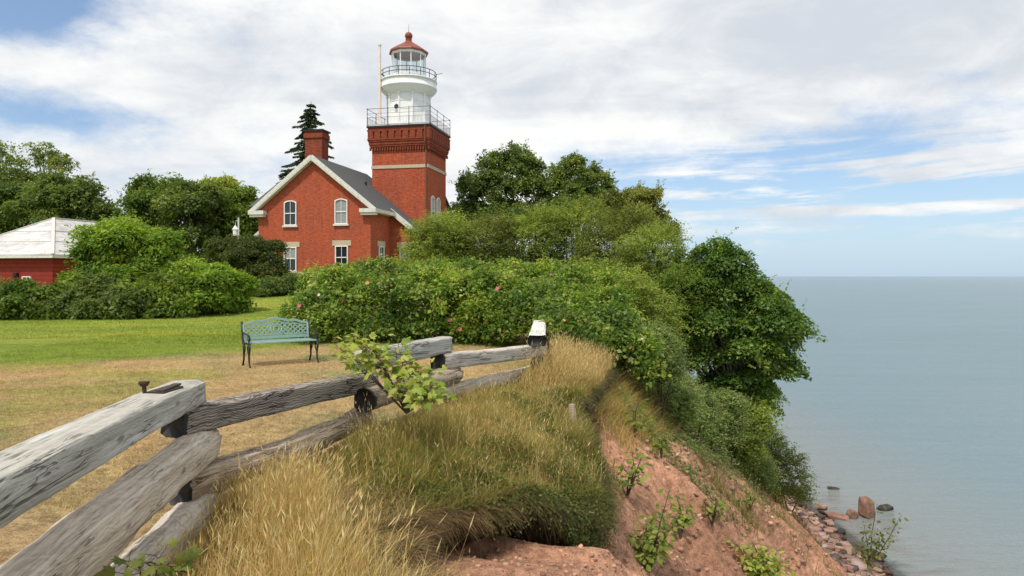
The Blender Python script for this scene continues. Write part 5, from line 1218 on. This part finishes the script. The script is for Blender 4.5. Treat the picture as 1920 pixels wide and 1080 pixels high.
blades('lawn_grass', put(x, y) - np.array([0, 0, .004]), h, np.where(y > 17, .016, .0070), ln, None, M['grass'], r, 1, 1.0, cl)
# weeds on the red slope
x, y = sample(9000, .8, 4.6, 10.8, 16.5, lambda x, y: smooth(-.02, .05, x - edge_x(y)) * smooth(.9, .3, x - edge_x(y) - .10 * (y - 11)) * smooth(10.9, 11.8, y) * (.3 + .7 * smooth(.3, .6, vn2(x * 2.4, y * 2.4))))
h = .12 + .30 * r.random(len(x)); ln = r.normal(size=(len(x), 3)) * .45 * h[:, None]; ln[:, 0] += .3 * h; ln[:, 2] = -np.abs(ln[:, 2])
blades('tuft_grass', put(x, y), h, np.full(len(x), .007), ln, [((.50, .33, .11), 4), ((.58, .41, .17), 2), ((.22, .25, .06), 3), ((.30, .18, .07), 1)], M['grass'], r, 3)
sx_ = lambda x, y: (x > base_x(y) + .4) * smooth(.60, .74, vn3(x * .7 + 2, y * .5)) * smooth(10.5, 7.5, x - base_x(y)) * np.where(y < 12.5, .22, 1.0)
x, y = sample(19000, .5, 15, 6, 36, sx_); h = (.12 + .25 * r.random(len(x))); ln = r.normal(size=(len(x), 3)) * .5 * h[:, None]
blades('slope_grass', put(x, y), h, np.full(len(x), .012), ln, [((.24, .20, .07), 3), ((.11, .14, .035), 3), ((.36, .26, .11), 2)], M['grass'], r, 3)
x, y = sample(16000, 2, 9, 13, 24, lambda x, y: smooth(.0, .5, x - edge_x(y)) * smooth(3.6, 2.0, x - edge_x(y) - .12 * (y - 13)) * smooth(.3, .5, vn1(x * 1.2, y * 1.2)))
P = put(x, y) + np.stack([r.normal(size=len(x)) * .06, r.normal(size=len(x)) * .06, .03 + 1.0 * r.random(len(x)) * vn2(x * 2, y * 2) ** 2], -1)
N = unit(r.normal(size=P.shape) * .6 + np.array([.3, -.3, .8])); L = .06 + .05 * r.random(len(x)); V, Fc = leaf_quads(P, N, r.normal(size=P.shape), L, L * .45)
tag(np_mesh('slope_herbs', V, Fc, M['leaf'], None, np.repeat(jit_col(len(x), [((.12, .18, .055), 4), ((.18, .24, .075), 3), ((.27, .28, .10), 1)], r), 4, 0)), kind='stuff')

# ---------------------------------------------------------------- rocks
def hull(seed, dims, npt=16, jag=.35):
    q = np.random.default_rng(seed); bm = bmesh.new()
    for i in range(npt):
        if i < 8: p = np.array([(i & 1) * 2 - 1, (i >> 1 & 1) * 2 - 1, (i >> 2 & 1) * 2 - 1]) * (1 - jag * q.random(3) * .8)
        else: p = unit(q.normal(size=3)) * (.9 + .3 * q.random())
        bm.verts.new(tuple(p * np.array(dims) / 2))
    ret = bmesh.ops.convex_hull(bm, input=bm.verts[:])
    bmesh.ops.delete(bm, geom=[v for v in bm.verts if not v.link_faces], context='VERTS')
    bmesh.ops.triangulate(bm, faces=bm.faces[:])
    bm.verts.index_update(); V = np.array([tuple(v.co) for v in bm.verts]); Fc = np.array([[v.index for v in f.verts] for f in bm.faces]); bm.free(); return V, Fc
def m_rock(name, c):
    m, t, o = newmat(name); co = objco(t); n = noise(t, co, 2.6, 6, .65); n2 = noise(t, co, 14, 4, .7)
    k = mixc(t, sstep(t, n, .3, .7), rgb(tuple(x * .6 for x in c)), rgb(tuple(x * 1.25 for x in c))); k = mixc(t, mathn(t, 'MULTIPLY', sstep(t, n2, .55, .75), .5), k, rgb(tuple(x * .5 for x in c)))
    principled(t, o, k, .85, .2, normal=bump(t, mathn(t, 'ADD', n, n2), .6, .06)); return m
MR = dict(red=m_rock('red_sandstone', (.27, .155, .115)), dark=m_rock('wet_dark_rock', (.06, .052, .050)), pink=m_rock('pink_sandstone', (.36, .22, .165)))
def rock(px, py, dims, rz, mat, seed, label, tilt=(0, 0), zoff=0.0, group='boulders at the water\'s edge', bev=.05):
    ys = np.linspace(18, 70, 3000); k = (px - 960) / 1300.0; zr = EYE + (518 - py) / 1300.0 * ys; g = np.maximum(ground_z(k * ys, ys), WATER)
    hit = ys[np.argmax(zr < g)]; p = (k * hit, hit, float(np.maximum(ground_z(np.array([k * hit]), np.array([hit])), WATER)[0]))
    V, Fc = hull(seed, dims, 24, .5 if mat == 'red' else .85); mb = MB(); mb.add(V, [tuple(f) for f in Fc])
    o = mb.build('boulder', MR[mat], None, False, 0)
    bm = bmesh.new(); bm.from_mesh(o.data); bmesh.ops.dissolve_limit(bm, angle_limit=.12, verts=bm.verts[:], edges=bm.edges[:]); bmesh.ops.bevel(bm, geom=bm.edges[:], offset=bev * min(dims), segments=2, affect='EDGES'); bm.to_mesh(o.data); bm.free()
    o.location = (p[0], p[1], p[2] + dims[2] * .42 + zoff); o.rotation_euler = (tilt[0], tilt[1], rz)
    return tag(o, label, 'boulder', group)
rock(1625, 968, (.75, .7, 1.15), .4, 'red', 3, 'tallest upright red sandstone block at the water\'s edge', zoff=-.05)
rock(1598, 970, (.75, .6, .55), .9, 'red', 4, 'low red block leaning against the left foot of the tallest block', (.1, .2), -.08)
rock(1570, 972, (1.2, .5, .28), -.5, 'red', 5, 'long flat tilted red slab left of the upright block', (.25, .12), -.03)
rock(1660, 955, (1.0, .7, .4), .3, 'dark', 6, 'wet dark boulder in the water behind the tallest block', zoff=-.12)
rock(1552, 985, (.7, .45, .28), .2, 'pink', 7, 'small pinkish slab on the stones below the flat red slab', (.2, 0))
rock(1578, 1000, (.7, .45, .25), 1.0, 'dark', 8, 'small dark slab lying on the beach below the red boulders', (.1, .1))
rock(1563, 916, (.9, .5, .25), .1, 'dark', 9, 'low dark rock just breaking the water left of the boulders', zoff=-.08)
rock(1540, 955, (.8, .55, .4), .6, 'pink', 10, 'pinkish block at the waterline nearest the willow shrub')
rock(1285, 878, (.55, .4, .3), .3, 'pink', 21, 'pale stone half buried in the red slope', zoff=-.05, group=None)
# beach stones and clods as masses
def scatter_stones(name, x, y, s, cols, r, mat, zf=.15, seeds=8, flat=(1, .8, .45), zs=None):
    Vs, Fs, Cs = [], [], []; o = 0; z = ground_z(x, y) if zs is None else zs; hs = [hull(500 + k, flat, 10, .4) for k in range(seeds)]; col = jit_col(len(x), cols, r, None, .35)
    kind = r.integers(seeds, size=len(x))
    if name == 'beach_pebbles': col = col * np.where(z < WATER + .13, .38, 1.0)[:, None]
    for k in range(seeds):
        i = np.where(kind == k)[0]; V, Fc = hs[k]; a = r.random(len(i)) * 6.283; ca, sa = np.cos(a)[:, None], np.sin(a)[:, None]; S = s[i][:, None]
        vx = (V[None, :, 0] * ca - V[None, :, 1] * sa) * S + x[i][:, None]; vy = (V[None, :, 0] * sa + V[None, :, 1] * ca) * S + y[i][:, None]; vz = V[None, :, 2] * S + (z[i] + s[i] * zf)[:, None] + (V[None, :, 0] * S) * (r.normal(size=(len(i), 1)) * .3)
        Vs.append(np.stack([vx, vy, vz], -1).reshape(-1, 3)); Fs.append((Fc[None] + (np.arange(len(i)) * len(V))[:, None, None]).reshape(-1, 3) + o); o += len(i) * len(V); Cs.append(np.repeat(col[i], len(V), 0))
    return tag(np_mesh(name, np.concatenate(Vs), np.concatenate(Fs), mat, None, np.concatenate(Cs)), kind='stuff')
M['stone'] = m_attr('loose_stone', .85, 9, .4, .6)
x, y = sample(5200, 10.5, 22, 24, 62, lambda x, y: (soil_z(x, y) < -9.7) * (soil_z(x, y) > WATER - .45) * np.where(soil_z(x, y) < WATER, .4, 1))
scatter_stones('beach_pebbles', x, y, (.06 + .55 * r.random(len(x)) ** 8 + .04 * r.random(len(x))), [((.33, .205, .155), 4), ((.25, .15, .115), 3), ((.40, .30, .25), 1.2), ((.09, .07, .065), 2)], r, M['stone'], flat=(1, .8, .35))
x, y = sample(9000, .3, 14, 4.6, 34, lambda x, y: (x > edge_x(y) + np.interp(y, [0, 4.4, 4.8, 8.9, 9.4, 30], [.3, .4, 1.3, 1.3, .45, .3])) * (soil_z(x, y) > -10.3) * (y < 8 + 6 * (x - .2)) * np.where(y < 15, 1, .3))
scatter_stones('soil_clods', x, y, np.where(y < 12, .7, 1.0) * (.02 + .13 * r.random(len(x)) ** 6), [((.44, .26, .17), 4), ((.36, .205, .135), 3), ((.47, .31, .22), 1)], r, M['stone'], flat=(1, .85, .6))
ci_ = np.argwhere((Ys[:-1, :-1] > 4.6) & (Ys[:-1, :-1] < 9.5) & (Xs[:-1, :-1] < edge_x(Ys[:-1, :-1]) + 2.4) & (np.arange(Xs.shape[1] - 1)[None, :] > 1)); ci_ = ci_[r.integers(len(ci_), size=3200)]
fi, fj = r.random(len(ci_)), r.random(len(ci_)); I, J = ci_.T
bil = lambda A: (A[I, J] * (1 - fi) * (1 - fj) + A[I + 1, J] * fi * (1 - fj) + A[I, J + 1] * (1 - fi) * fj + A[I + 1, J + 1] * fi * fj)
scatter_stones('soil_crumbs', bil(Xs), bil(Ys), .010 + .045 * r.random(len(ci_)) ** 3, [((.46, .26, .17), 4), ((.36, .20, .13), 3), ((.26, .14, .09), 1.5)], r, M['stone'], zf=.05, flat=(1, .85, .6), zs=bil(Zs))
